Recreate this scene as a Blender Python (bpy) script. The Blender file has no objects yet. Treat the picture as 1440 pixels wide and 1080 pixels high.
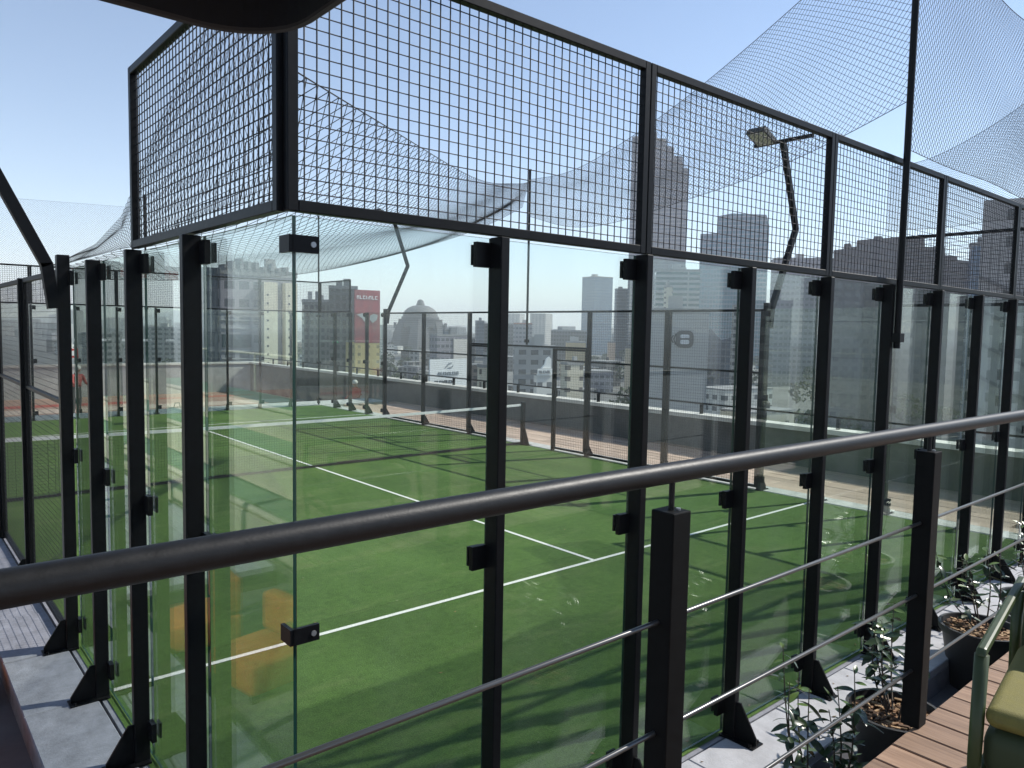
import bpy, bmesh, math, random
import numpy as np
from mathutils import Vector, Matrix

random.seed(7)
rng = np.random.default_rng(7)
S = bpy.context.scene
COL = S.collection
R_ = math.radians

# ------------------------------------------------------------------ camera
CAM = Vector((-1.15527, -2.648443, 2.598103))
YAW, PITCH, ROLL, FPX = 0.862657, -0.07314, 0.018464, 1055.737   # FPX for a 1440 px wide frame
_f = Vector((math.cos(YAW) * math.cos(PITCH), math.sin(YAW) * math.cos(PITCH), math.sin(PITCH)))
_r = Vector((math.sin(YAW), -math.cos(YAW), 0))
_u = _r.cross(_f)
c_, s_ = math.cos(ROLL), math.sin(ROLL)
CR, CU, CF = c_ * _r + s_ * _u, -s_ * _r + c_ * _u, _f
cam = bpy.data.objects.new('camera', bpy.data.cameras.new('camera'))
COL.objects.link(cam)
cam.matrix_world = Matrix(((CR.x, CU.x, -CF.x, CAM.x), (CR.y, CU.y, -CF.y, CAM.y), (CR.z, CU.z, -CF.z, CAM.z), (0, 0, 0, 1)))
cam.data.sensor_width = 36
cam.data.lens = 36 * FPX / 1440
cam.data.clip_start = 0.05
cam.data.clip_end = 20000
S.camera = cam

# ------------------------------------------------------------------ world, sun, exposure
SUN = Vector((3.25, -1.05, 3.0)).normalized()
SUN_EL = math.asin(SUN.z)
SUN_AZ = math.atan2(SUN.x, SUN.y)            # clockwise from +Y
W = bpy.data.worlds.new('World')
S.world = W
W.use_nodes = True
nt = W.node_tree
bg = nt.nodes['Background']
sky = nt.nodes.new('ShaderNodeTexSky')
sky.sky_type = 'NISHITA'
sky.sun_disc = False
sky.sun_elevation = SUN_EL
sky.sun_rotation = SUN_AZ
sky.altitude = 1500
sky.air_density = 1.0
sky.dust_density = 0.0
sky.ozone_density = 0.0
nt.links.new(sky.outputs[0], bg.inputs[0])
bg.inputs[1].default_value = 0.13
sl = bpy.data.lights.new('sun', 'SUN')
sl.energy = 4.6
sl.angle = R_(0.53)
sl.color = (1.0, 0.955, 0.88)
so = bpy.data.objects.new('sun', sl)
COL.objects.link(so)
so.rotation_euler = SUN.to_track_quat('Z', 'Y').to_euler()
S.view_settings.view_transform = 'Standard'
S.view_settings.look = 'None'
S.view_settings.gamma = 1
S.view_settings.exposure = 0.55
S.view_settings.use_curve_mapping = False
S.cycles.max_bounces = 8
S.cycles.transparent_max_bounces = 48
S.cycles.volume_bounces = 1
S.cycles.use_denoising = True

# ------------------------------------------------------------------ pixel helpers (1440 x 1080 photograph)
def ray(x, y):
    return CR * ((x - 720) / FPX) + CU * (-(y - 540) / FPX) + CF
def at_z(x, y, z):
    d = ray(x, y); return CAM + d * ((z - CAM.z) / d.z)

# ------------------------------------------------------------------ materials
MATS = {}
def mat(name, col, rough=0.6, metal=0.0, noise=0.0, nscale=8.0, bump=0.0, bscale=60.0, spec=0.5, col2=None):
    if name in MATS: return MATS[name]
    m = bpy.data.materials.new(name); m.use_nodes = True
    t = m.node_tree; b = t.nodes['Principled BSDF']
    b.inputs['Base Color'].default_value = (*col, 1)
    b.inputs['Roughness'].default_value = rough
    b.inputs['Metallic'].default_value = metal
    b.inputs['Specular IOR Level'].default_value = spec
    tc = t.nodes.new('ShaderNodeTexCoord')
    if noise > 0 or col2:
        n = t.nodes.new('ShaderNodeTexNoise'); n.inputs['Scale'].default_value = nscale; n.inputs['Detail'].default_value = 8
        n.inputs['Roughness'].default_value = 0.65
        t.links.new(tc.outputs['Object'], n.inputs['Vector'])
        r = t.nodes.new('ShaderNodeValToRGB')
        a = col; c2 = col2 if col2 else tuple(min(1, c * (1 + noise)) for c in col)
        a = col if col2 else tuple(c * (1 - noise) for c in col)
        r.color_ramp.elements[0].color = (*a, 1); r.color_ramp.elements[1].color = (*c2, 1)
        r.color_ramp.elements[0].position = 0.3; r.color_ramp.elements[1].position = 0.7
        t.links.new(n.outputs[0], r.inputs[0]); t.links.new(r.outputs[0], b.inputs['Base Color'])
        mr = t.nodes.new('ShaderNodeMapRange'); mr.inputs[3].default_value = rough * 0.8; mr.inputs[4].default_value = min(1, rough * 1.2)
        t.links.new(n.outputs[0], mr.inputs[0]); t.links.new(mr.outputs[0], b.inputs['Roughness'])
    if bump > 0:
        n2 = t.nodes.new('ShaderNodeTexNoise'); n2.inputs['Scale'].default_value = bscale; n2.inputs['Detail'].default_value = 6
        t.links.new(tc.outputs['Object'], n2.inputs['Vector'])
        bp = t.nodes.new('ShaderNodeBump'); bp.inputs['Strength'].default_value = bump; bp.inputs['Distance'].default_value = 0.01
        t.links.new(n2.outputs[0], bp.inputs['Height']); t.links.new(bp.outputs[0], b.inputs['Normal'])
    MATS[name] = m
    return m

def math_node(t, op, a, b=None):
    n = t.nodes.new('ShaderNodeMath'); n.operation = op
    for k, v in enumerate((a, b)):
        if v is None: continue
        if isinstance(v, (int, float)): n.inputs[k].default_value = v
        else: t.links.new(v, n.inputs[k])
    return n.outputs[0]

def glass_mat(name, tint, ior=1.5, rough=0.0):
    m = bpy.data.materials.new(name); m.use_nodes = True
    t = m.node_tree; t.nodes.remove(t.nodes['Principled BSDF'])
    o = t.nodes['Material Output']
    tr = t.nodes.new('ShaderNodeBsdfTransparent'); tr.inputs[0].default_value = (*tint, 1)
    gl = t.nodes.new('ShaderNodeBsdfGlossy'); gl.inputs['Roughness'].default_value = rough; gl.inputs[0].default_value = (0.95, 1, 0.97, 1)
    ge = t.nodes.new('ShaderNodeNewGeometry'); dt = t.nodes.new('ShaderNodeVectorMath'); dt.operation = 'DOT_PRODUCT'
    t.links.new(ge.outputs['Incoming'], dt.inputs[0]); t.links.new(ge.outputs['Normal'], dt.inputs[1])
    fr = math_node(t, 'ADD', math_node(t, 'MULTIPLY', math_node(t, 'POWER', math_node(t, 'SUBTRACT', 1.0, math_node(t, 'ABSOLUTE', dt.outputs['Value'])), 5.0), .96), .04)
    # dust film: a thin diffuse veil in uneven streaks
    df = t.nodes.new('ShaderNodeBsdfDiffuse'); df.inputs[0].default_value = (0.55, 0.58, 0.55, 1)
    tc = t.nodes.new('ShaderNodeTexCoord'); mp = t.nodes.new('ShaderNodeMapping'); mp.inputs['Scale'].default_value = (3, 3, 0.7)
    n = t.nodes.new('ShaderNodeTexNoise'); n.inputs['Scale'].default_value = 2.2; n.inputs['Detail'].default_value = 6
    t.links.new(tc.outputs['Object'], mp.inputs[0]); t.links.new(mp.outputs[0], n.inputs['Vector'])
    mr = t.nodes.new('ShaderNodeMapRange'); mr.inputs[1].default_value = 0.35; mr.inputs[2].default_value = 0.8; mr.inputs[3].default_value = 0.006; mr.inputs[4].default_value = 0.03
    t.links.new(n.outputs[0], mr.inputs[0])
    m1 = t.nodes.new('ShaderNodeMixShader'); m2 = t.nodes.new('ShaderNodeMixShader')
    t.links.new(mr.outputs[0], m1.inputs[0]); t.links.new(tr.outputs[0], m1.inputs[1]); t.links.new(df.outputs[0], m1.inputs[2])
    t.links.new(fr, m2.inputs[0]); t.links.new(m1.outputs[0], m2.inputs[1]); t.links.new(gl.outputs[0], m2.inputs[2])
    t.links.new(m2.outputs[0], o.inputs[0])
    MATS[name] = m
    return m

def facade(name, wall, win, floor=3.5, bay=3.0, wf=0.6, hf=0.55, rough=0.7, winrough=0.15, jitter=0.25):
    """window grid on a far building; local coordinates in metres, z up"""
    if name in MATS: return MATS[name]
    m = bpy.data.materials.new(name); m.use_nodes = True
    t = m.node_tree; b = t.nodes['Principled BSDF']
    tc = t.nodes.new('ShaderNodeTexCoord'); sp = t.nodes.new('ShaderNodeSeparateXYZ'); t.links.new(tc.outputs['Object'], sp.inputs[0])
    u = math_node(t, 'ADD', sp.outputs[0], sp.outputs[1])
    ub = math_node(t, 'DIVIDE', u, bay); vb = math_node(t, 'DIVIDE', sp.outputs[2], floor)
    fu = math_node(t, 'FRACT', ub); fv = math_node(t, 'FRACT', vb)
    w = math_node(t, 'MULTIPLY', math_node(t, 'LESS_THAN', fu, wf), math_node(t, 'LESS_THAN', fv, hf))
    geo = t.nodes.new('ShaderNodeNewGeometry'); sn = t.nodes.new('ShaderNodeSeparateXYZ'); t.links.new(geo.outputs['Normal'], sn.inputs[0])
    w = math_node(t, 'MULTIPLY', w, math_node(t, 'LESS_THAN', math_node(t, 'ABSOLUTE', sn.outputs[2]), 0.5))
    # each window its own tone
    cmb = t.nodes.new('ShaderNodeCombineXYZ'); t.links.new(math_node(t, 'FLOOR', ub), cmb.inputs[0]); t.links.new(math_node(t, 'FLOOR', vb), cmb.inputs[1])
    wn = t.nodes.new('ShaderNodeTexWhiteNoise'); t.links.new(cmb.outputs[0], wn.inputs['Vector'])
    k = math_node(t, 'ADD', math_node(t, 'MULTIPLY', wn.outputs[0], jitter * 2), 1 - jitter)
    wc = t.nodes.new('ShaderNodeMix'); wc.data_type = 'RGBA'; wc.blend_type = 'MULTIPLY'; wc.inputs[0].default_value = 1
    wc.inputs[6].default_value = (*win, 1); t.links.new(k, wc.inputs[7])
    # stained wall
    ns = t.nodes.new('ShaderNodeTexNoise'); ns.inputs['Scale'].default_value = 0.12; ns.inputs['Detail'].default_value = 5; t.links.new(tc.outputs['Object'], ns.inputs['Vector'])
    rp = t.nodes.new('ShaderNodeValToRGB'); rp.color_ramp.elements[0].position = .3; rp.color_ramp.elements[1].position = .75
    rp.color_ramp.elements[0].color = (*[c * .8 for c in wall], 1); rp.color_ramp.elements[1].color = (*[min(1, c * 1.15) for c in wall], 1)
    t.links.new(ns.outputs[0], rp.inputs[0])
    mx = t.nodes.new('ShaderNodeMix'); mx.data_type = 'RGBA'; t.links.new(w, mx.inputs[0]); t.links.new(rp.outputs[0], mx.inputs[6]); t.links.new(wc.outputs[2], mx.inputs[7])
    t.links.new(mx.outputs[2], b.inputs['Base Color'])
    rr = t.nodes.new('ShaderNodeMapRange'); rr.inputs[3].default_value = rough; rr.inputs[4].default_value = winrough
    t.links.new(w, rr.inputs[0]); t.links.new(rr.outputs[0], b.inputs['Roughness'])
    MATS[name] = m
    return m

BLACK = mat('black_steel', (0.006, 0.0065, 0.0075), 0.4, noise=0.25, nscale=30, spec=0.14)
RAILM = mat('railing_paint', (0.010, 0.0108, 0.0125), 0.46, noise=0.3, nscale=40, bump=0.05, bscale=200, spec=0.26)
WIRE = mat('black_wire', (0.012, 0.012, 0.014), 0.55)
RPOST = mat('railing_post_paint', (0.005, 0.0055, 0.006), 0.55, noise=0.3, nscale=40, spec=0.1)
TWINE = mat('net_twine', (0.015, 0.015, 0.016), 0.8)
GLASS = glass_mat('tempered_glass', (0.93, 0.965, 0.945))
EDGE = mat('glass_edge', (0.012, 0.045, 0.035), 0.25)
CONC = mat('kerb_concrete', (0.20, 0.205, 0.23), 0.85, noise=0.28, nscale=9, bump=0.25, bscale=70)
COPING = mat('coping_concrete', (0.62, 0.60, 0.55), 0.85, noise=0.15, nscale=3, bump=0.2, bscale=40)
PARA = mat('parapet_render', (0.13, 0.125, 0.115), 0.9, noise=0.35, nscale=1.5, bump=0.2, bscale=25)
STEELN = mat('galvanised', (0.35, 0.36, 0.37), 0.4, metal=0.7)
WHITE = mat('white_paint', (0.78, 0.78, 0.75), 0.6, noise=0.06, nscale=40)
TAPE = mat('white_tape', (0.75, 0.75, 0.73), 0.8, noise=0.1, nscale=20)

def turf_mat():
    m = bpy.data.materials.new('artificial_turf'); m.use_nodes = True
    t = m.node_tree; b = t.nodes['Principled BSDF']; b.inputs['Roughness'].default_value = 0.9; b.inputs['Specular IOR Level'].default_value = 0.15
    tc = t.nodes.new('ShaderNodeTexCoord')
    def noise(sc, det, vecscale=None):
        n = t.nodes.new('ShaderNodeTexNoise'); n.inputs['Scale'].default_value = sc; n.inputs['Detail'].default_value = det; n.inputs['Roughness'].default_value = .7
        if vecscale:
            mp = t.nodes.new('ShaderNodeMapping'); mp.inputs['Scale'].default_value = vecscale; t.links.new(tc.outputs['Object'], mp.inputs[0]); t.links.new(mp.outputs[0], n.inputs['Vector'])
        else: t.links.new(tc.outputs['Object'], n.inputs['Vector'])
        return n.outputs[0]
    fine = noise(75, 5); big = noise(0.7, 5, (1, 0.45, 1)); mid = noise(14, 6)
    r = t.nodes.new('ShaderNodeValToRGB')
    e = r.color_ramp.elements; e[0].position = .3; e[0].color = (0.016, 0.040, 0.009, 1); e[1].position = .72; e[1].color = (0.135, 0.235, 0.056, 1)
    k = math_node(t, 'ADD', math_node(t, 'MULTIPLY', fine, .42), math_node(t, 'ADD', math_node(t, 'MULTIPLY', mid, .26), math_node(t, 'MULTIPLY', big, .32)))
    t.links.new(k, r.inputs[0])
    # pale sand and leaf specks
    vo = t.nodes.new('ShaderNodeTexVoronoi'); vo.inputs['Scale'].default_value = 5; t.links.new(tc.outputs['Object'], vo.inputs['Vector'])
    sp = math_node(t, 'LESS_THAN', vo.outputs['Distance'], .055)
    sel = t.nodes.new('ShaderNodeSeparateColor'); t.links.new(vo.outputs['Color'], sel.inputs[0])
    sp = math_node(t, 'MULTIPLY', sp, math_node(t, 'GREATER_THAN', sel.outputs[0], .8))
    mx = t.nodes.new('ShaderNodeMix'); mx.data_type = 'RGBA'; t.links.new(math_node(t, 'MULTIPLY', sp, .35), mx.inputs[0]); t.links.new(r.outputs[0], mx.inputs[6]); mx.inputs[7].default_value = (.36, .36, .24, 1)
    # rolls of carpet: seams and a slightly different pile direction on alternate rolls
    sx = t.nodes.new('ShaderNodeSeparateXYZ'); t.links.new(tc.outputs['Object'], sx.inputs[0])
    wob = math_node(t, 'MULTIPLY', mid, .02)
    roll = math_node(t, 'DIVIDE', math_node(t, 'ADD', sx.outputs[1], wob), 3.333)
    alt = math_node(t, 'GREATER_THAN', math_node(t, 'FRACT', math_node(t, 'MULTIPLY', roll, .5)), .5)
    seam = math_node(t, 'LESS_THAN', math_node(t, 'FRACT', roll), .003)
    drift = noise(1.6, 7, (.5, 1.6, 1)); dr = t.nodes.new('ShaderNodeMapRange'); dr.inputs[1].default_value = .52; dr.inputs[2].default_value = .72; t.links.new(drift, dr.inputs[0])
    val = math_node(t, 'SUBTRACT', math_node(t, 'ADD', math_node(t, 'MULTIPLY', alt, .10), .95), math_node(t, 'MULTIPLY', seam, .35))
    hs = t.nodes.new('ShaderNodeHueSaturation'); t.links.new(mx.outputs[2], hs.inputs['Color']); t.links.new(val, hs.inputs['Value'])
    m3 = t.nodes.new('ShaderNodeMix'); m3.data_type = 'RGBA'; t.links.new(math_node(t, 'MULTIPLY', dr.outputs[0], .32), m3.inputs[0]); t.links.new(hs.outputs[0], m3.inputs[6]); m3.inputs[7].default_value = (.20, .23, .10, 1)
    t.links.new(m3.outputs[2], b.inputs['Base Color'])
    bp = t.nodes.new('ShaderNodeBump'); bp.inputs['Strength'].default_value = .8; bp.inputs['Distance'].default_value = .012
    t.links.new(fine, bp.inputs['Height']); t.links.new(bp.outputs[0], b.inputs['Normal'])
    return m
TURF = turf_mat()

def wood_mat(name, a, b2, axis=1):
    m = bpy.data.materials.new(name); m.use_nodes = True
    t = m.node_tree; b = t.nodes['Principled BSDF']; b.inputs['Roughness'].default_value = .6
    tc = t.nodes.new('ShaderNodeTexCoord'); oi = t.nodes.new('ShaderNodeObjectInfo')
    ad = t.nodes.new('ShaderNodeVectorMath'); ad.operation = 'ADD'
    cb = t.nodes.new('ShaderNodeCombineXYZ'); t.links.new(math_node(t, 'MULTIPLY', oi.outputs['Random'], 40), cb.inputs[0]); t.links.new(math_node(t, 'MULTIPLY', oi.outputs['Random'], 17), cb.inputs[1])
    t.links.new(tc.outputs['Object'], ad.inputs[0]); t.links.new(cb.outputs[0], ad.inputs[1])
    mp = t.nodes.new('ShaderNodeMapping'); sc = [18, 18, 18]; sc[axis] = 1.2; mp.inputs['Scale'].default_value = sc
    t.links.new(ad.outputs[0], mp.inputs[0])
    n = t.nodes.new('ShaderNodeTexNoise'); n.inputs['Scale'].default_value = 3; n.inputs['Detail'].default_value = 8; t.links.new(mp.outputs[0], n.inputs['Vector'])
    r = t.nodes.new('ShaderNodeValToRGB'); e = r.color_ramp.elements; e[0].position = .3; e[0].color = (*a, 1); e[1].position = .72; e[1].color = (*b2, 1)
    t.links.new(n.outputs[0], r.inputs[0])
    hs = t.nodes.new('ShaderNodeHueSaturation'); t.links.new(r.outputs[0], hs.inputs['Color'])
    t.links.new(math_node(t, 'ADD', math_node(t, 'MULTIPLY', oi.outputs['Random'], .35), .82), hs.inputs['Value'])
    t.links.new(hs.outputs[0], b.inputs['Base Color'])
    bp = t.nodes.new('ShaderNodeBump'); bp.inputs['Strength'].default_value = .25; bp.inputs['Distance'].default_value = .004
    t.links.new(n.outputs[0], bp.inputs['Height']); t.links.new(bp.outputs[0], b.inputs['Normal'])
    MATS[name] = m
    return m
DECKW = wood_mat('deck_wood', (0.17, 0.095, 0.055), (0.33, 0.205, 0.13), 1)
GREYW = wood_mat('grey_boards', (0.30, 0.30, 0.33), (0.46, 0.46, 0.49), 1)
PAVE = wood_mat('paving_tile', (0.40, 0.28, 0.21), (0.56, 0.42, 0.33), 1)

# ------------------------------------------------------------------ mesh helpers
class MB:
    def __init__(s): s.v = []; s.f = []
    def add(s, vs, fs):
        o = len(s.v); s.v += [tuple(v) for v in vs]; s.f += [tuple(i + o for i in f) for f in fs]; return s
    def box(s, x0, x1, y0, y1, z0, z1):
        return s.add([(x0, y0, z0), (x1, y0, z0), (x1, y1, z0), (x0, y1, z0), (x0, y0, z1), (x1, y0, z1), (x1, y1, z1), (x0, y1, z1)],
                     [(0, 3, 2, 1), (4, 5, 6, 7), (0, 1, 5, 4), (1, 2, 6, 5), (2, 3, 7, 6), (3, 0, 4, 7)])
    def tube(s, pts, r, n=8, cap=True):
        pts = [Vector(p) for p in pts]; rs = r if isinstance(r, (list, tuple)) else [r] * len(pts)
        base = len(s.v); up = None
        for i, p in enumerate(pts):
            d = (pts[min(i + 1, len(pts) - 1)] - pts[max(i - 1, 0)]).normalized()
            if up is None or abs(up.dot(d)) > .95: up = Vector((0, 0, 1)) if abs(d.z) < .9 else Vector((1, 0, 0))
            a = d.cross(up).normalized(); b = a.cross(d).normalized(); up = b
            for k in range(n):
                t = 2 * math.pi * (k + .5) / n
                s.v.append(tuple(p + (a * math.cos(t) + b * math.sin(t)) * rs[i]))
        for i in range(len(pts) - 1):
            for k in range(n):
                k2 = (k + 1) % n; o = base + i * n
                s.f.append((o + k, o + k2, o + n + k2, o + n + k))
        if cap:
            s.f.append(tuple(base + k for k in range(n))[::-1]); o = base + (len(pts) - 1) * n
            s.f.append(tuple(o + k for k in range(n)))
        return s
    def prism(s, poly, h0, h1, axis='z'):
        n = len(poly)
        def P(a, b, h): return {'z': (a, b, h), 'y': (a, h, b), 'x': (h, a, b)}[axis]
        s.add([P(a, b, h0) for a, b in poly] + [P(a, b, h1) for a, b in poly],
              [tuple(range(n)), tuple(range(2 * n - 1, n - 1, -1))] + [(i, n + i, n + (i + 1) % n, (i + 1) % n) for i in range(n)])
        return s
    def lathe(s, prof, n=24, c=(0, 0)):
        base = len(s.v)
        for r, z in prof:
            for k in range(n):
                t = 2 * math.pi * k / n; s.v.append((c[0] + r * math.cos(t), c[1] + r * math.sin(t), z))
        for i in range(len(prof) - 1):
            for k in range(n):
                k2 = (k + 1) % n; o = base + i * n; s.f.append((o + k, o + k2, o + n + k2, o + n + k))
        s.f.append(tuple(base + k for k in range(n))[::-1]); o = base + (len(prof) - 1) * n; s.f.append(tuple(o + k for k in range(n)))
        return s
    def mesh(s, name, m, smooth=False, fix=True):
        me = bpy.data.meshes.new(name); me.from_pydata(s.v, [], s.f)
        if fix:
            bm = bmesh.new(); bm.from_mesh(me); bmesh.ops.recalc_face_normals(bm, faces=bm.faces[:]); bm.to_mesh(me); bm.free()
        me.materials.append(m)
        if smooth:
            for p in me.polygons: p.use_smooth = True
        me.update(); return me
    def build(s, name, m, parent=None, smooth=False, bevel=0):
        o = bpy.data.objects.new(name, s.mesh(name, m, smooth)); COL.objects.link(o); o.parent = parent
        if bevel: bev(o, bevel)
        return o
def bev(o, w, seg=2):
    b = o.modifiers.new('bevel', 'BEVEL'); b.width = w; b.segments = seg; b.limit_method = 'ANGLE'; b.angle_limit = R_(40)
def tag(o, label=None, cat=None, group=None, kind=None):
    if label: o['label'] = label
    if cat: o['category'] = cat
    if group: o['group'] = group
    if kind: o['kind'] = kind
    return o
def empty(name, loc=(0, 0, 0), rz=0, label=None, cat=None, group=None):
    e = bpy.data.objects.new(name, None); COL.objects.link(e); e.location = loc; e.rotation_euler = (0, 0, rz); e.empty_display_size = .1
    return tag(e, label, cat, group)
def inst(name, me, parent, loc=(0, 0, 0), rot=(0, 0, 0), scale=(1, 1, 1)):
    o = bpy.data.objects.new(name, me); COL.objects.link(o); o.parent = parent; o.location = loc; o.rotation_euler = rot; o.scale = scale
    return o
def smooth_obj(o, ang=40):
    for p in o.data.polygons: p.use_smooth = True
    return o

def strands(lines, r, sides=3):
    """many thin polylines as one mesh (numpy); lines: list of (n,3) arrays"""
    V = []; F = []; base = 0
    for L in lines:
        L = np.asarray(L, float); n = len(L)
        d = np.gradient(L, axis=0); d /= np.linalg.norm(d, axis=1, keepdims=True) + 1e-9
        ref = np.where(np.abs(d[:, 2:3]) < .9, np.array([[0, 0, 1.]]), np.array([[1., 0, 0]]))
        a = np.cross(d, ref); a /= np.linalg.norm(a, axis=1, keepdims=True) + 1e-9
        b = np.cross(a, d)
        ring = np.stack([L + r * (a * math.cos(t) + b * math.sin(t)) for t in np.arange(sides) * 2 * math.pi / sides + .5], 1)
        V.append(ring.reshape(-1, 3))
        i = np.arange(n - 1)[:, None] * sides; k = np.arange(sides)[None]; k2 = (k + 1) % sides
        F.append(np.stack([base + i + k, base + i + k2, base + i + sides + k2, base + i + sides + k], -1).reshape(-1, 4))
        base += n * sides
    V = np.concatenate(V); F = np.concatenate(F)
    me = bpy.data.meshes.new('strands'); me.vertices.add(len(V)); me.vertices.foreach_set('co', V.ravel())
    me.loops.add(F.size); me.loops.foreach_set('vertex_index', F.ravel().astype(np.int32))
    me.polygons.add(len(F)); me.polygons.foreach_set('loop_start', (np.arange(len(F)) * 4).astype(np.int32)); me.polygons.foreach_set('loop_total', np.full(len(F), 4, np.int32))
    me.update(calc_edges=True); me.validate()
    return me

# ------------------------------------------------------------------ structure: city ground, roof block, floors, court
GZ = -30.0
o = MB().box(-7000, 7000, -7000, 7000, GZ - 2, GZ).build('ground', mat('city_ground', (0.12, 0.12, 0.115), .95, noise=.3, nscale=.05)); tag(o, kind='structure')
o = MB().box(-24, 13.05, -24, 33.3, GZ + .01, -.75).build('roof_block', mat('roof_block', (0.3, 0.3, 0.3), .9, noise=.15)); tag(o, kind='structure')
TERR = mat('terrace_tile', (0.36, 0.22, 0.17), .8, noise=.2, nscale=.8, bump=.1)
o = MB().box(-24, 12.74, 21.3, 32.98, -.75, -.6).build('lower_terrace', TERR); tag(o, kind='structure')
FLOORG = mat('dark_floor', (0.10, 0.10, 0.105), .85, noise=.3, nscale=3, bump=.2)
o = MB().box(-24, 12.74, -24, 21.3, -.75, -.21).build('terrace_floor', FLOORG); tag(o, kind='structure')
o = MB().box(-.02, 10.02, -.02, 20.02, -.21, -.006).build('court_base', CONC); tag(o, kind='structure')
# coloured bands laid on the lower terrace
for k, (x0, x1, y0, y1, c) in enumerate([(-2, 7.2, 25.2, 25.8, (0.42, 0.10, 0.07)), (1, 6.9, 29.4, 30.3, (0.40, 0.08, 0.06)), (8, 12, 30.6, 31.2, (.42, .14, .10)), (-2, 12.4, 27.2, 28.6, (.52, .40, .33))]):
    tag(MB().box(x0, x1, y0, y1, -.6, -.596 + k * .001).build('floor_band', mat('band%d' % k, c, .8, noise=.15)), kind='structure')
o = MB()
NX, NY = 40, 80
o.v = [(9.98 * i / NX + .01, 19.98 * j / NY + .01, 0) for j in range(NY + 1) for i in range(NX + 1)]
o.f = [(j * (NX + 1) + i, j * (NX + 1) + i + 1, (j + 1) * (NX + 1) + i + 1, (j + 1) * (NX + 1) + i) for j in range(NY) for i in range(NX)]
turf = o.build('turf', TURF); tag(turf, kind='structure')
LINE = mat('line_white', (0.74, 0.74, 0.68), .9, noise=.18, nscale=60, bump=.6, bscale=150)
def line(x0, x1, y0, y1, z=.004): tag(MB().add([(x0, y0, z), (x1, y0, z), (x1, y1, z), (x0, y1, z)], [(0, 1, 2, 3)]).build('court_line', LINE), kind='structure')
line(.06, 9.94, 3.025, 3.075); line(.06, 9.94, 16.925, 16.975); line(4.975, 5.025, 3.075, 16.925)

def slab_mesh(lx, ly, h, m, b=.006):
    """slab with a chamfered top edge, 18 faces, origin at the centre of its bottom"""
    a, c = lx / 2, ly / 2
    mb = MB(); lv = [(0, 0), (b * 0, h - b), (b, h)]
    for ins, z in ((0, 0), (0, h - b), (b, h)):
        mb.v += [(-a + ins, -c + ins, z), (a - ins, -c + ins, z), (a - ins, c - ins, z), (-a + ins, c - ins, z)]
    mb.f = [(3, 2, 1, 0), (8, 9, 10, 11)] + [(l * 4 + k, l * 4 + (k + 1) % 4, l * 4 + 4 + (k + 1) % 4, l * 4 + 4 + k) for l in (0, 1) for k in range(4)]
    return mb.mesh('slab', m)
# kerb slabs round the court (each slab a piece)
kerb = MB().box(-.46, -.03, -.46, 20.4, -.21, -.05).build('kerb', CONC); tag(kerb, kind='structure')
km = slab_mesh(.43, .994, .055, CONC)
for k in range(20): inst('slab', km, kerb, (-.255, k + .5 + rng.uniform(-.002, .002), -.05 + rng.uniform(-.004, .004)), (rng.uniform(-.004, .004), rng.uniform(-.004, .004), 0))
kerb2 = MB().box(-.46, 12.7, -.5, -.03, -.211, -.05).build('kerb', CONC); tag(kerb2, kind='structure')
km2 = slab_mesh(.994, .46, .055, mat('front_kerb', (0.37, 0.37, 0.385), .8, noise=.18, nscale=7, bump=.25, bscale=70))
for k in range(13): inst('slab', km2, kerb2, (k + .05, -.265, -.05 + rng.uniform(-.004, .004)), (rng.uniform(-.004, .004), rng.uniform(-.004, .004), 0))
kerb3 = MB().box(10.03, 10.4, -.03, 20.4, -.211, -.05).build('kerb', CONC); tag(kerb3, kind='structure')
km3 = slab_mesh(.37, .994, .055, mat('pale_kerb', (0.46, 0.45, 0.43), .85, noise=.2, nscale=6, bump=.2))
for k in range(20): inst('slab', km3, kerb3, (10.215, k + .5, -.05 + rng.uniform(-.003, .003)))
kerb4 = MB().box(-.46, 12.7, 20.03, 21.3, -.212, -.05).build('kerb', CONC); tag(kerb4, kind='structure')
km4 = slab_mesh(.994, 1.26, .055, MATS['pale_kerb'])
for k in range(13): inst('slab', km4, kerb4, (k + .05, 20.665, -.05 + rng.uniform(-.003, .003)))
# paving right of the court
pav = MB().box(10.401, 12.74, -.03, 20.03, -.21, -.05).build('paving', mat('joint_grout', (.2, .17, .15), .95)); tag(pav, kind='structure')
pm = slab_mesh(.286, 1.19, .05, PAVE, .004)
for i in range(8):
    for j in range(17):
        yy = j * 1.2 + .6 + (.6 if i % 2 else 0)
        if yy < 19.6: inst('paving_slab', pm, pav, (10.41 + i * .292 + .146, yy, -.05 + rng.uniform(-.003, .003)))
# grey boarded strip left of the court
bs = MB().box(-2.0, -.47, 5.0, 20.4, -.21, -.06).build('board_walk', mat('board_gap', (.03, .03, .035), .9)); tag(bs, kind='structure')
bm_ = slab_mesh(.118, 3.8, .06, GREYW, .004)
for i in range(12):
    for j in range(4): inst('board', bm_, bs, (-.54 - i * .126, 6.95 + j * 3.84, -.06))

# ------------------------------------------------------------------ deck on which the photographer stands
DZ = 1.1
deck = MB().box(-6, 7, -7.5, -1.57, -.21, DZ - .03).build('deck', mat('deck_fascia', (.03, .03, .032), .8)); tag(deck, kind='structure')
dm = slab_mesh(.138, 2.96, .03, DECKW, .004)
for i in range(90):
    x = -6 + .072 + i * .1445
    if x > 6.95: break
    for j in range(2): inst('plank', dm, deck, (x, -3.03 - j * 2.97, DZ - .03 + rng.uniform(-.001, .001)))

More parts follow.
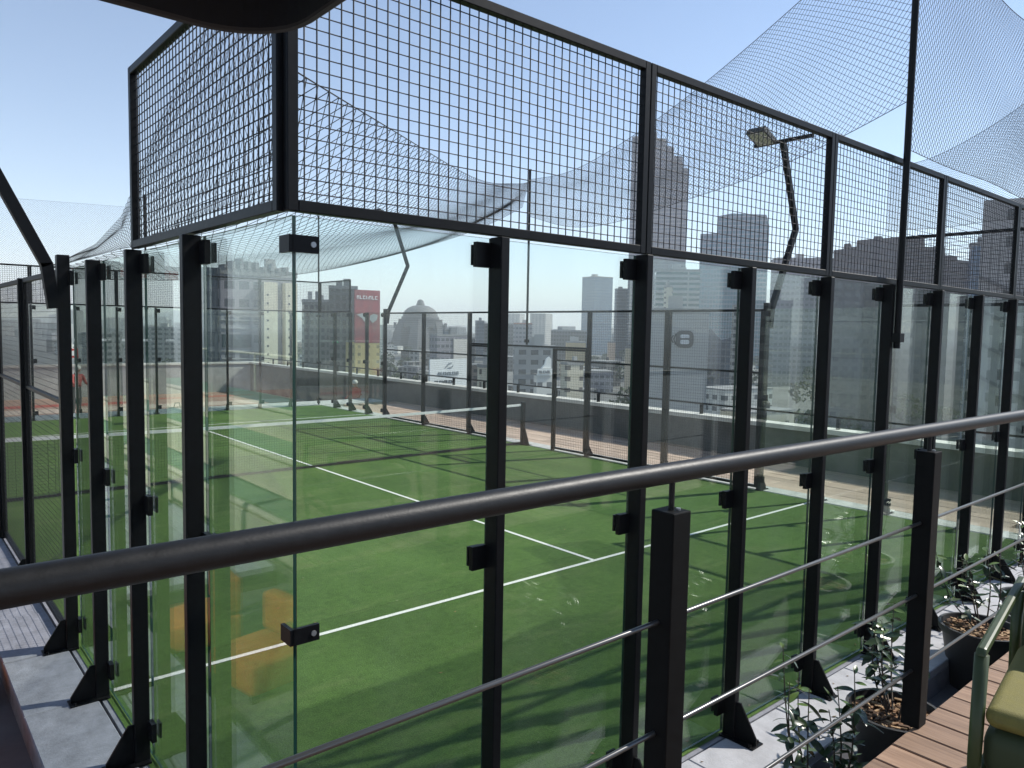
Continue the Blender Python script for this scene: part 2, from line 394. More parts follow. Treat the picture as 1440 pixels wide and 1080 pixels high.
lit = MB()
for k in range(150):
    if k < 14: x, y, z = rng.uniform(2.2, 7.5), rng.uniform(-.48, -.05), .008
    elif k < 120: x, y, z = rng.uniform(.3, 9.7), 19.9 * rng.uniform(0, 1) ** 2, .006
    else: x, y, z = rng.uniform(1.3, 3.2), rng.uniform(-3.2, -1.62), DZ + .004
    a = rng.uniform(0, 6.28); l = rng.uniform(.006, .02); w = l * rng.uniform(.35, .6); c, n = math.cos(a), math.sin(a)
    lit.add([(x + c * l, y + n * l, z + .003), (x - n * w, y + c * w, z), (x - c * l, y - n * l, z + .004), (x + n * w, y - c * w, z + .001)], [(0, 1, 2, 3)])
tag(lit.build('leaf_litter', mat('dry_leaf', (.20, .13, .05), .8, noise=.5, nscale=3)), 'dry leaf bits scattered on turf, kerb and deck', 'leaf litter', kind='stuff')
# ------------------------------------------------------------------ court enclosure: four walls
POST_O, POST_I = -.103, -.018      # local y of the post (outside is negative)
def post_mesh(h, w=.05):
    return MB().box(-w / 2, w / 2, POST_O, POST_I, 0, h)
def wire_panel(x0, x1, z0, z1, y, pitch=.05, r=.003):
    L = []
    n = max(2, round((x1 - x0) / pitch)); m = max(2, round((z1 - z0) / pitch))
    for i in range(n + 1): x = x0 + (x1 - x0) * i / n; L.append([(x, y, z0), (x, y, z1)])
    for i in range(m + 1): z = z0 + (z1 - z0) * i / m; L.append([(x0, y + .003, z), (x1, y + .003, z)])
    me = strands(L, r, 4); me.materials.append(WIRE); return me
def glass_pane(parent, x0, x1, z0, z1):
    g = MB().box(x0, x1, 0, .012, z0, z1).build('glass_pane', GLASS, parent)
    g.data.materials.append(EDGE)
    for p in g.data.polygons:
        if abs(p.normal.y) < .5: p.material_index = 1
    return g
_pm = {}
def get_mesh(key, fn):
    if key not in _pm: _pm[key] = fn()
    return _pm[key]
def gusset_mesh():
    return MB().prism([(POST_O, .012), (POST_O, .24), (POST_O - .03, .24), (POST_O - .15, .05), (POST_O - .15, .012)], -.006, .006, 'x').box(-.06, .06, POST_O - .16, POST_I - .002, 0, .012).tube([(-.042, POST_O - .13, .012), (-.042, POST_O - .13, .026)], .011, 6).tube([(.042, POST_O - .13, .012), (.042, POST_O - .13, .026)], .011, 6).mesh('gusset', BLACK)
def clip_mesh():
    return MB().box(-.105, -.0255, -.03, -.004, -.055, .055).box(-.095, -.03, .016, .028, -.045, .045).mesh('clip', BLACK)
def wall_post(parent, x, h, clips=True, w=.05, g=True, flip=False):
    me = get_mesh(('post', h, w), lambda: post_mesh(h, w).mesh('post', BLACK))
    p = inst('post', me, parent, (x, 0, 0)); bev(p, .004, 1)
    if g: inst('gusset_plate', get_mesh('gus', gusset_mesh), p)
    if clips:
        for z in (.2, 1.55, 2.925): inst('glass_clip', get_mesh('clip', clip_mesh), p, (0, 0, z), scale=(-1 if flip else 1, 1, 1))
    return p
FR = .042
def mesh_frame(parent, x0, x1, z0, z1, bars=()):
    y0, y1 = -.07, -.028
    m = MB().box(x0, x0 + FR, y0, y1, z0, z1).box(x1 - FR, x1, y0, y1, z0, z1).box(x0 + FR, x1 - FR, y0, y1, z1 - FR, z1).box(x0 + FR, x1 - FR, y0, y1, z0, z0 + FR)
    for b in bars: m.box(x0 + FR, x1 - FR, y0 + .004, y1 - .004, b - .016, b + .016)
    f = m.build('mesh_frame', BLACK, parent); bev(f, .003, 1)
    key = ('wire', round(x1 - x0, 3), round(z1 - z0, 3))
    me = get_mesh(key, lambda: wire_panel(FR * .6, (x1 - x0) - FR * .6, FR * .6, (z1 - z0) - FR * .6, -.045, r=.003 if z0 > 1 else .0018))
    tag(inst('wire_mesh', me, f, (x0, 0, z0)), kind='stuff')
    return f
ZT = 3.01
def end_wall(name, loc, rz, label):
    e = empty(name, loc, rz, label, 'glass wall')
    for k in range(1, 10): wall_post(e, k, 3.004)
    for k in range(10): glass_pane(e, k + (.004 if k else .065), k + 1 - (.004 if k < 9 else .065), .012, 3.004)
    for k in range(5): mesh_frame(e, 2 * k + .003, 2 * k + 1.997, ZT, 4.0)
    for x0, s in ((0, 1), (10, -1)):
        for z in (.2, 1.4, 2.9):   # corner brackets gripping both panes
            a, b = sorted((x0 + s * .045, x0 + s * .15))
            MB().box(a, b, -.02, -.004, z - .032, z + .032).build('corner_bracket', BLACK, e)
            bo = MB().tube([(x0 + s * .125, -.02, z), (x0 + s * .125, -.025, z)], .011, 10).build('bolt', STEELN, e)
    return e
def side_wall(name, loc, rz, label):
    e = empty(name, loc, rz, label, 'glass wall')
    for b, s in ((0, 1), (20, -1)):
        for k in (1, 2, 3): wall_post(e, b + s * k, 3.004, flip=(s < 0))
        wall_post(e, b + s * 4.02, 3.1, w=.085, flip=(s < 0))
        for k in range(4):
            x0, x1 = sorted((b + s * (k + (.03 if k == 0 else .004)), b + s * (k + 1 - .004))); glass_pane(e, x0, x1, .012, 3.004)
        x0, x1 = sorted((b + s * .003, b + s * 1.997)); mesh_frame(e, x0, x1, ZT, 4.0)
        x0, x1 = sorted((b + s * .012, b + s * .10))
        for z in (.2, 1.4, 2.9): MB().box(x0, x1, -.02, -.004, z - .032, z + .032).build('corner_bracket', BLACK, e)
    for x in (6, 8, 9, 11, 12, 14): wall_post(e, x, 3.0 if x not in (9, 11) else 2.2, clips=False, g=x not in (9, 11))
    for a, b in ((4.07, 5.97), (6.03, 7.97), (8.03, 8.97), (11.03, 11.97), (12.03, 13.97), (14.03, 15.93)):
        mesh_frame(e, a, b, .04, 3.0 if (b - a) > 1 else 2.2, bars=(1.95,))
    MB().box(8.0, 12.0, -.068, -.03, 2.205, 2.245).build('lintel_bar', BLACK, e)
    MB().box(8.03, 11.97, -.068, -.03, 2.96, 3.0).build('top_bar', BLACK, e)
    return e
end_wall('glass_wall', (0, .03, 0), 0, 'near end wall of glass panes and black posts beside the railed deck')
end_wall('glass_wall', (10, 19.97, 0), math.pi, 'far end wall of glass behind the net, backing onto the tiled terrace')
side_wall('glass_wall', (.05, 20, 0), -math.pi / 2, 'side wall of glass and black mesh along the grey boarded strip')
side_wall('glass_wall', (9.95, 0, 0), math.pi / 2, 'side wall of glass and black mesh along the tan paving and parapet')

# ------------------------------------------------------------------ playing net
cn = empty('court_net', (0, 10, 0), 0, 'low black playing net with white top tape across the green turf', 'court net')
def sagz(x): return .92 - .04 * (1 - ((x - 5) / 5) ** 2)
L = []
for i in range(0, 223):
    x = .06 + i * 9.88 / 222; L.append([(x, 0, .03), (x, 0, sagz(x) - .03)])
for j in range(20):
    t = j / 19; L.append([(x, 0, .03 + t * (sagz(x) - .06)) for x in np.linspace(.06, 9.94, 15)])
me = strands(L, .0018, 3); me.materials.append(TWINE); tag(inst('net_mesh', me, cn), kind='stuff')
tp = MB(); xs = np.linspace(.05, 9.95, 25)
for a, b in zip(xs[:-1], xs[1:]):
    tp.add([(a, -.006, sagz(a) - .05), (b, -.006, sagz(b) - .05), (b, .006, sagz(b) - .05), (a, .006, sagz(a) - .05), (a, -.006, sagz(a)), (b, -.006, sagz(b)), (b, .006, sagz(b)), (a, .006, sagz(a))],
           [(0, 1, 5, 4), (2, 3, 7, 6), (4, 5, 6, 7), (0, 3, 2, 1)])
tp.build('top_tape', TAPE, cn)
bt = MB()
for a, b in zip(xs[:-1], xs[1:]): bt.box(a, b, -.012, .012, .012, .05 + rng.uniform(-.008, .008))
bt.build('bottom_hem', TWINE, cn)
for x in (-.02, 10.02):
    p = MB().box(x - .04, x + .04, -.04, .04, 0, .96).build('post', BLACK, cn); bev(p, .006)
    MB().prism([(-.04, .01), (-.04, .4), (-.07, .4), (-.22, .03), (-.22, .01)], x - .008, x + .008, 'x').box(x - .07, x + .07, -.24, .09, 0, .011).build('post_foot', BLACK, cn)

# ------------------------------------------------------------------ floodlights on cranked poles
def flood(x, y, s, label):
    e = empty('floodlight_pole', (x, y, 3.0), 0 if s > 0 else math.pi, label, 'floodlight', 'cranked floodlight poles on the side walls')
    q = [(.02, 0, -.3), (.06, 0, .02), (.70, 0, 1.36), (.18, 0, 2.72)]
    m = MB()
    for a, b in zip(q[:-1], q[1:]):
        a, b = Vector(a), Vector(b); d = (b - a).normalized(); n = Vector((d.z, 0, -d.x)); w = Vector((0, 1, 0))
        vs = [p + n * sx * .04 + w * sy * .04 for p in (a - d * .01, b + d * .01) for sx, sy in ((-1, -1), (1, -1), (1, 1), (-1, 1))]
        m.add(vs, [(0, 1, 2, 3), (7, 6, 5, 4), (0, 4, 5, 1), (1, 5, 6, 2), (2, 6, 7, 3), (3, 7, 4, 0)])
    m.build('pole', BLACK, e)
    MB().box(.15, .21, -.52, .52, 2.70, 2.75).build('crossbar', BLACK, e)
    for yy in (.27,) :
        h = MB().box(-.2, .2, -.17, .17, -.035, .035)
        for k in range(9): h.box(-.18 + k * .042, -.172 + k * .042, -.16, .16, .035, .065)
        ho = h.build('lamp_head', mat('lamp_housing', (.06, .06, .055), .5), e); ho.location = (-.02, yy, 2.80); ho.rotation_euler = (0, R_(22), 0)
        MB().box(-.17, .17, -.14, .14, -.042, -.036).build('lens', mat('lamp_lens', (.5, .5, .42), .25), ho)
    return e
flood(10.06, 4.0, 1, 'cranked black floodlight pole on the paving-side wall near the railed deck end')
flood(10.06, 16.0, 1, 'cranked black floodlight pole on the paving-side wall beyond the net')
flood(-.06, 4.0, -1, 'cranked black floodlight pole on the wall post by the concrete kerb slabs')
flood(-.06, 16.0, -1, 'cranked black floodlight pole on the boarded-strip side beyond the net')

# ------------------------------------------------------------------ tall poles and nets above
def npole(x, y, z0, label):
    e = empty('net_pole', (x, y, z0), 0, label, 'pole')
    MB().tube([(0, 0, 0), (0, 0, 6.1 - z0)], .026, 10).build('shaft', BLACK, e, smooth=False)
    MB().tube([(0, 0, 6.1 - z0), (0, 0, 6.13 - z0)], .034, 10).build('cap', BLACK, e)
    MB().box(-.04, .04, -.04, .04, .05, .12).build('bracket', BLACK, e)
npole(5.03, -.10, 2.5, 'tall slim net pole rising from the near glass wall')
npole(10.09, 10.0, 2.25, 'tall slim net pole above the gate on the paving side')
npole(4.78, 20.11, 2.9, 'tall slim net pole at the middle of the far glass wall')
npole(10.0, 20.13, .0, 'tall slim net pole at the far corner by the paving')
def lerp(a, b, t): return a + (b - a) * t
def net_patch(name, A, B, sag, nu, nv, label, r=.0016, ropes=True, wob=.06, diag=True):
    """A(v), B(v): end curves; strands run as diamonds over the patch"""
    ph = rng.uniform(0, 6, 4)
    def P(u, v):
        u = np.asarray(u)[..., None]; v_ = np.asarray(v)
        a = np.array([A(float(t)) for t in np.atleast_1d(v_)]); b = np.array([B(float(t)) for t in np.atleast_1d(v_)])
        p = a * (1 - u) + b * u
        uu = u[..., 0]
        s = np.array([sag(float(t)) for t in np.atleast_1d(v_)])
        p[:, 2] -= s * 4 * uu * (1 - uu)
        w = wob * np.sin(math.pi * uu)
        p[:, 2] += w * np.sin(uu * 9 + v_ * 7 + ph[0]); p[:, 0] += w * np.sin(uu * 7 - v_ * 11 + ph[1]); p[:, 1] += w * np.sin(uu * 11 + v_ * 5 + ph[2])
        return p
    L = []
    if diag:
        for k in range(-nv, nu + 1):
            for sgn in (1, -1):
                j = np.arange(0, nv + 1); i = k + j
                ok = (i >= 0) & (i <= nu)
                if ok.sum() < 2: continue
                u = i[ok] / nu; v = j[ok] / nv
                if sgn < 0: v = 1 - v
                L.append(P(u, v))
    e = bpy.data.objects.new(name, None); COL.objects.link(e); tag(e, label, 'net')
    me = strands(L, r, 3); me.materials.append(TWINE); tag(inst('net_mesh', me, e), kind='stuff')
    if ropes:
        t = np.linspace(0, 1, 50)
        for q in (0, 1):
            ro = strands([P(t, np.full(50, float(q)))], .0032, 5); ro.materials.append(TWINE); inst('edge_rope', ro, e)
    return e
_Lp = [(0, (.1, .12, 3.56)), (.15, (.1, .8, 3.3)), (.3, (.1, 1.65, 3.12)), (.5, (.1, 3.0, 3.06)), (1, (.1, 6.2, 3.03))]
_Rp = [(0, (.03, .12, 4.2)), (.2, (.03, 1.0, 3.88)), (.35, (.03, 1.65, 3.62)), (.5, (.03, 2.4, 3.24)), (.65, (.03, 3.1, 3.12)), (1, (.03, 4.6, 3.06))]
def LE(v, _Lp=_Lp):
    for (a, p), (b, q) in zip(_Lp[:-1], _Lp[1:]):
        if v <= b + 1e-9: return np.array(p) + (np.array(q) - np.array(p)) * ((v - a) / (b - a))
    return np.array(_Lp[-1][1])
net_patch('overhead_net', LE, lambda v: np.array((10.05 - .35 * v, 9.98 - .2 * v, 5.86 - .62 * v)), lambda v: .22 + .3 * v, 104, 28, 'sagging black net strung across the court from boarded side to gate pole', r=.0022, wob=.03)
net_patch('overhead_net', lambda v: np.array((5.09, -.1, 6.05 - 1.6 * v)), lambda v: np.array((10.05, 9.98, 5.9 - .8 * v)), lambda v: .5, 140, 28, 'taut black net between the gate pole and the near wall pole', r=.0021)
net_patch('overhead_net', lambda v: np.array((5.09, -.1, 6.05 - 2.0 * v)), lambda v: np.array((9.98, -.02, 6.0 - 1.95 * v)), lambda v: .28 * (1 - v), 84, 32, 'upright black net above the near mesh panels right of the tall pole', wob=.02, r=.002)
net_patch('overhead_net', lambda v: np.array((9.98, -.02, 6.0 - 1.9 * v)), lambda v: np.array((10.05, 2.2, 5.0 - .9 * v)), lambda v: .25 * (1 - v), 50, 42, 'short black net closing the corner above the paving side', wob=.02)
net_patch('side_net', lambda v: LE(v, _Rp), lambda v: np.array((.03, .12 + 4.48 * v, 3.04)), lambda v: 0, 12, 90, 'dark net hanging inside the raised mesh panel by the kerb slabs', wob=.01, r=.0014)
fn = net_patch('perimeter_net', lambda v: np.array((-6.0, 32.8, 7.6 - 6.8 * v)), lambda v: np.array((7.6, 32.8, 7.5 - 6.7 * v)), lambda v: .2 * (1 - v), 150, 75, 'fine pale perimeter net standing beyond the lower terrace', r=.0022, wob=.03)
for x in (-6.0, 7.6):
    MB().tube([(x, 32.85, -.6), (x, 32.85, 7.7)], .04, 8).build('pole', BLACK, fn)

# ------------------------------------------------------------------ parapets
def parapet(name, x0, x1, y0, y1, label, along):
    e = empty(name, ((x0 + x1) / 2, (y0 + y1) / 2, -.6), 0, label, 'parapet')
    hx, hy = (x1 - x0) / 2, (y1 - y0) / 2
    MB().box(-hx, hx, -hy, hy, 0, 1.3).build('wall', PARA, e)
    Lh = hy if along == 'y' else hx; n = int(2 * Lh / 1.5)
    for k in range(n):
        a = -Lh + 2 * Lh * k / n + .004; b = -Lh + 2 * Lh * (k + 1) / n - .004
        (MB().box(-hx - .05, hx + .05, a, b, 1.302, 1.39) if along == 'y' else MB().box(a, b, -hy - .05, hy + .05, 1.302, 1.39)).build('coping_stone', COPING, e)
    if along == 'y':
        for k in range(0, n, 1):
            yy = -Lh + 2 * Lh * (k + .5) / n
            MB().box(-.03, .03, yy - .03, yy + .03, 1.39, 1.6).build('rail_post', BLACK, e)
        MB().tube([(0, -Lh + .2, 1.62), (0, Lh - .2, 1.62)], .02, 8).build('rail', BLACK, e)
    return e
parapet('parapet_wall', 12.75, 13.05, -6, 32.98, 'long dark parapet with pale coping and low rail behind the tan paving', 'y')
PARA = mat('parapet_sunlit', (.46, .45, .43), .9, noise=.2, nscale=1.2)  # paler copy of the parapet colour, sunlight on the far wall painted in
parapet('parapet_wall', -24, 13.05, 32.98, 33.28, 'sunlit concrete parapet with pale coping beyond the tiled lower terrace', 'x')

# ------------------------------------------------------------------ deck railing
YR = -1.54
rl = empty('deck_railing', (0, YR, DZ), 0, 'black round-topped railing with thin rods along the timber deck edge', 'railing')
h = MB().tube([(x, 0, 2.262 - DZ - max(0, x) * .008) for x in np.linspace(-4, 5, 19)], .0255, 24).build('handrail', RAILM, rl); smooth_obj(h)
for x in (-1.25, .31, 1.875, 3.44, 5.0):
    p = MB().box(x - .034, x + .034, -.034, .034, 0, 2.168 - DZ).build('post', RPOST, rl); bev(p, .003)
    MB().tube([(x, 0, 2.168 - DZ), (x, 0, 2.25 - DZ)], .0075, 10).build('stem', RAILM, p)
    MB().tube([(x + .012, -.012, 2.168 - DZ), (x + .012, -.012, 2.173 - DZ)], .006, 8).build('screw', STEELN, p)
    for z in (1.43, 1.33): MB().box(x - .0345, x + .0345, -.0348, -.0338, z - DZ - .0015, z - DZ + .0015).build('seam', STEELN, p) if abs(x - .31) < .01 else None
for z in (1.895, 1.615, 1.32):
    smooth_obj(MB().tube([(-4, .004, z - DZ), (5, .004, z - DZ)], .0062, 12).build('rod', mat('rod_steel', (.10, .10, .10), .3, metal=.6), rl))

# ------------------------------------------------------------------ potted shrubs in the gap below the deck
LEAF = mat('glossy_leaf', (0.022, 0.045, 0.014), .28, noise=.35, nscale=4, spec=.6)
LEAF2 = mat('young_leaf', (0.10, 0.16, 0.035), .35, noise=.3, nscale=4)
STEM = mat('woody_stem', (.07, .05, .035), .8)
SOIL = mat('bark_mulch', (.05, .03, .02), .95)
CHIP = [mat('bark_chip%d' % k, c, .9, noise=.3) for k, c in enumerate([(.22, .12, .06), (.34, .22, .12), (.10, .055, .03)])]
def leaf_mesh(m, L=.11, Wd=.02, bend=.25):
    mb = MB(); n = 6
    for i in range(n + 1):
        t = i / n; w = Wd * math.sin(math.pi * min(1, t * .93 + .04)) ** .8; x = L * t; z = -bend * L * t * t
        mb.v += [(x, -w, z + .25 * w), (x, 0, z), (x, w, z + .25 * w)]
    for i in range(n):
        o = i * 3; mb.f += [(o, o + 3, o + 4, o + 1), (o + 1, o + 4, o + 5, o + 2)]
    return mb.mesh('leaf', m, smooth=True, fix=False)
LEAF3 = mat('mid_leaf', (0.045, 0.075, 0.02), .33, noise=.35, nscale=4, spec=.6)
LEAVES = [leaf_mesh(LEAF), leaf_mesh(LEAF, .13, .022, .55), leaf_mesh(LEAF2, .09, .019, .1), leaf_mesh(LEAF3, .11, .022, -.15)]
chipm = [MB().box(-.017, .017, -.009, .009, -.003, .003).mesh('chip', c) for c in CHIP]
POTM = mat('pot_plastic', (.014, .014, .015), .5, bump=.05)
def shrub(x, y, r, hh, nst, height, lean, label, seed, spread=.22, z0=-.21, dens=1.0):
    rg = np.random.default_rng(seed)
    e = empty('potted_shrub', (x, y, z0), 0, label, 'potted plant', 'potted shrubs below the deck edge')
    p = MB().lathe([(r * .72, 0), (r * .98, hh - .05), (r * 1.06, hh - .05), (r * 1.08, hh), (r * 1.0, hh), (r * .94, hh - .04), (r * .9, hh - .07)], 32).build('pot', POTM, e); smooth_obj(p); p.modifiers.new('es', 'EDGE_SPLIT').split_angle = R_(35)
    MB().lathe([(r * .9, hh - .09), (r * .5, hh - .06), (.01, hh - .05)], 20).build('soil', SOIL, e)
    ch = MB()
    L = []
    for c in range(3):
        m2 = MB()
        for k in range(110):
            a = rg.uniform(0, 6.28); q = r * .9 * math.sqrt(rg.uniform(0, 1)); cx, cy = q * math.cos(a), q * math.sin(a); b = rg.uniform(0, 6.28)
            l, w, t = rg.uniform(.012, .03), rg.uniform(.006, .012), rg.uniform(-.4, .4); z = hh - .05 + rg.uniform(-.01, .022)
            M = Matrix.Rotation(b, 3, 'Z') @ Matrix.Rotation(t, 3, 'X')
            vs = [Vector((cx, cy, z)) + M @ Vector((sx * l, sy * w, sz * .004)) for sx, sy, sz in ((-1, -1, -1), (1, -1, -1), (1, 1, -1), (-1, 1, -1), (-1, -1, 1), (1, -1, 1), (1, 1, 1), (-1, 1, 1))]
            m2.add(vs, [(0, 3, 2, 1), (4, 5, 6, 7), (0, 1, 5, 4), (1, 2, 6, 5), (2, 3, 7, 6), (3, 0, 4, 7)])
        tag(m2.build('bark_mulch', CHIP[c], e), kind='stuff')
    for s in range(nst):
        a = rg.uniform(0, 6.28); b0 = Vector((.05 * math.cos(a), .05 * math.sin(a), hh - .06)); hgt = height * rg.uniform(.7, 1.05)
        tip = Vector((lean[0] + spread * math.cos(a) * rg.uniform(.4, 1.1), lean[1] + spread * math.sin(a) * rg.uniform(.4, 1.1), hh + hgt))
        pts = []
        for i in range(7):
            t = i / 6; q = b0.lerp(tip, t); q += Vector((math.cos(a) * .05 * math.sin(t * 3.1), math.sin(a) * .05 * math.sin(t * 3.1), .03 * math.sin(t * 6 + s))); pts.append(q)
        MB().tube(pts, [.007 - .005 * i / 6 for i in range(7)], 6).build('stem', STEM, e)
        nl = int(17 * dens)
        for k in range(nl):
            t = .28 + .72 * (k + .5) / nl; q = pts[min(5, int(t * 6))].lerp(pts[min(6, int(t * 6) + 1)], t * 6 - int(t * 6)) if t < 1 else pts[-1]
            az = k * 2.4 + rg.uniform(-.5, .5); el = rg.uniform(-.5, .7)
            me = LEAVES[2] if (t > .85 and rg.uniform() < .7) else LEAVES[int(rg.choice([0, 1, 3]))]
            sc = rg.uniform(.5, 1.15)
            inst('leaf', me, e, q, (rg.uniform(-.5, .5), -el, az), (sc, sc, sc))
    return e
shrub(2.28, -.98, .25, .46, 8, .74, (.0, .05), 'leafy potted shrub in front of the railing between two black posts', 3)
shrub(3.60, -.80, .26, .50, 7, .46, (.36, .12), 'bark-mulched black pot with sparse shrub behind the railing post', 5)
shrub(5.55, -.66, .28, .50, 6, .62, (.0, .15), 'potted shrub with tall leaf spray behind the green chair', 9, spread=.3)
shrub(6.7, -.75, .28, .50, 5, .70, (.05, .0), 'potted shrub farthest along the gap past the green chair', 11, spread=.3)

# ------------------------------------------------------------------ green chair on the deck
GRN = mat('olive_paint', (0.032, 0.05, 0.012), .42, noise=.12, nscale=20)
CUSH = mat('olive_cushion', (0.17, 0.15, 0.035), .75, noise=.12, nscale=30, bump=.25, bscale=300)
CUSHD = mat('olive_webbing', (0.035, 0.05, 0.018), .7)
ch = empty('deck_chair', (1.60, -2.17, DZ), R_(8), 'olive green metal armchair with mustard seat cushion on the timber deck', 'chair')
for sy in (1, -1):
    y = sy * .27
    smooth_obj(MB().tube([(-.33, y, 0), (-.36, y, .3), (-.345, y, .60)], [.015, .018, .019], 12).build('leg', GRN, ch))
    smooth_obj(MB().tube([(.36, y, 0), (.32, y, .4), (.30, y, .62)], [.015, .018, .019], 12).build('leg', GRN, ch))
    a = MB()
    pr = [(-.37, .600), (-.355, .622), (.38, .655), (.38, .632), (-.345, .598)]
    a.prism(pr, y - .014, y + .014, 'y'); ao = a.build('armrest', GRN, ch); bev(ao, .008)
    smooth_obj(MB().tube([(-.35, y, .20), (.33, y, .22)], .013, 10).build('stretcher', GRN, ch))
smooth_obj(MB().tube([(-.352, -.27, .2), (-.352, .27, .2)], .016, 10).build('stretcher', GRN, ch))
sb = MB().box(-.37, .28, -.255, .255, .25, .40).build('seat_shell', CUSHD, ch); bev(sb, .05, 4); smooth_obj(sb)
sc_ = MB().box(-.375, .25, -.252, .252, .402, .462).build('seat_cushion', CUSH, ch); bev(sc_, .03, 5); smooth_obj(sc_)
bk = MB()
N = 8
for i in range(N + 1):
    t = i / N; z = .42 + .42 * t; xx = .27 + .10 * t
    for j in range(9):
        s = j / 8 * 2 - 1; bk.v.append((xx + .05 * (1 - s * s) , s * .25, z + .03 * (1 - s * s)))
for i in range(N):
    for j in range(8):
        q = i * 9 + j; bk.f.append((q, q + 1, q + 10, q + 9))
bo = bk.build('backrest', CUSHD, ch, smooth=True); so_ = bo.modifiers.new('s', 'SOLIDIFY'); so_.thickness = .03

# ------------------------------------------------------------------ parasol whose rounded corner hangs into view
def rrect(x0, x1, y0, y1, r, n=8):
    P = []
    for cx, cy, a0 in ((x1 - r, y1 - r, 0), (x0 + r, y1 - r, 90), (x0 + r, y0 + r, 180), (x1 - r, y0 + r, 270)):
        for k in range(n + 1):
            a = R_(a0 + 90 * k / n); P.append((cx + r * math.cos(a), cy + r * math.sin(a)))
    return P
UMB = mat('charcoal_canvas', (0.018, 0.023, 0.032), .85, noise=.1, nscale=60, bump=.2, bscale=500)
pc = empty('parasol', (-1.75, -2.35, DZ), 0, 'charcoal parasol with rounded corner hanging over the deck rail', 'parasol')
ox, oy = 1.75, 2.35
RR = [(x + ox, y + oy) for x, y in rrect(-3.2, -.475, -3.75, -1.05, .17)]
n = len(RR)
cv = MB()
for sc, z in ((1.0, 3.20), (1.0, 3.30), (.97, 3.33), (.5, 3.60), (.04, 3.80)):
    cx = (-3.2 - .425) / 2 + ox; cy = (-3.75 - 1.05) / 2 + oy
    cv.v += [(cx + (x - cx) * sc, cy + (y - cy) * sc, z - DZ) for x, y in RR]
for l in range(4):
    for k in range(n): cv.f.append((l * n + k, l * n + (k + 1) % n, (l + 1) * n + (k + 1) % n, (l + 1) * n + k))
cv.f.append(tuple(4 * n + k for k in range(n)))
co = cv.build('canopy', UMB, pc, smooth=False); sm = co.modifiers.new('s', 'SOLIDIFY'); sm.thickness = .006
MB().tube([(x, y, 3.198 - DZ) for x, y in RR + RR[:1]], .007, 6, cap=False).build('hem', mat('canvas_hem', (.06, .062, .066), .7), pc)
smooth_obj(MB().tube([(-.06, -.05, 0), (-.06, -.05, 2.7)], .024, 16).build('pole', BLACK, pc))
MB().lathe([(.28, 0), (.28, .05), (.05, .08), (.04, .25)], 24, (-.06, -.05)).build('base', BLACK, pc)

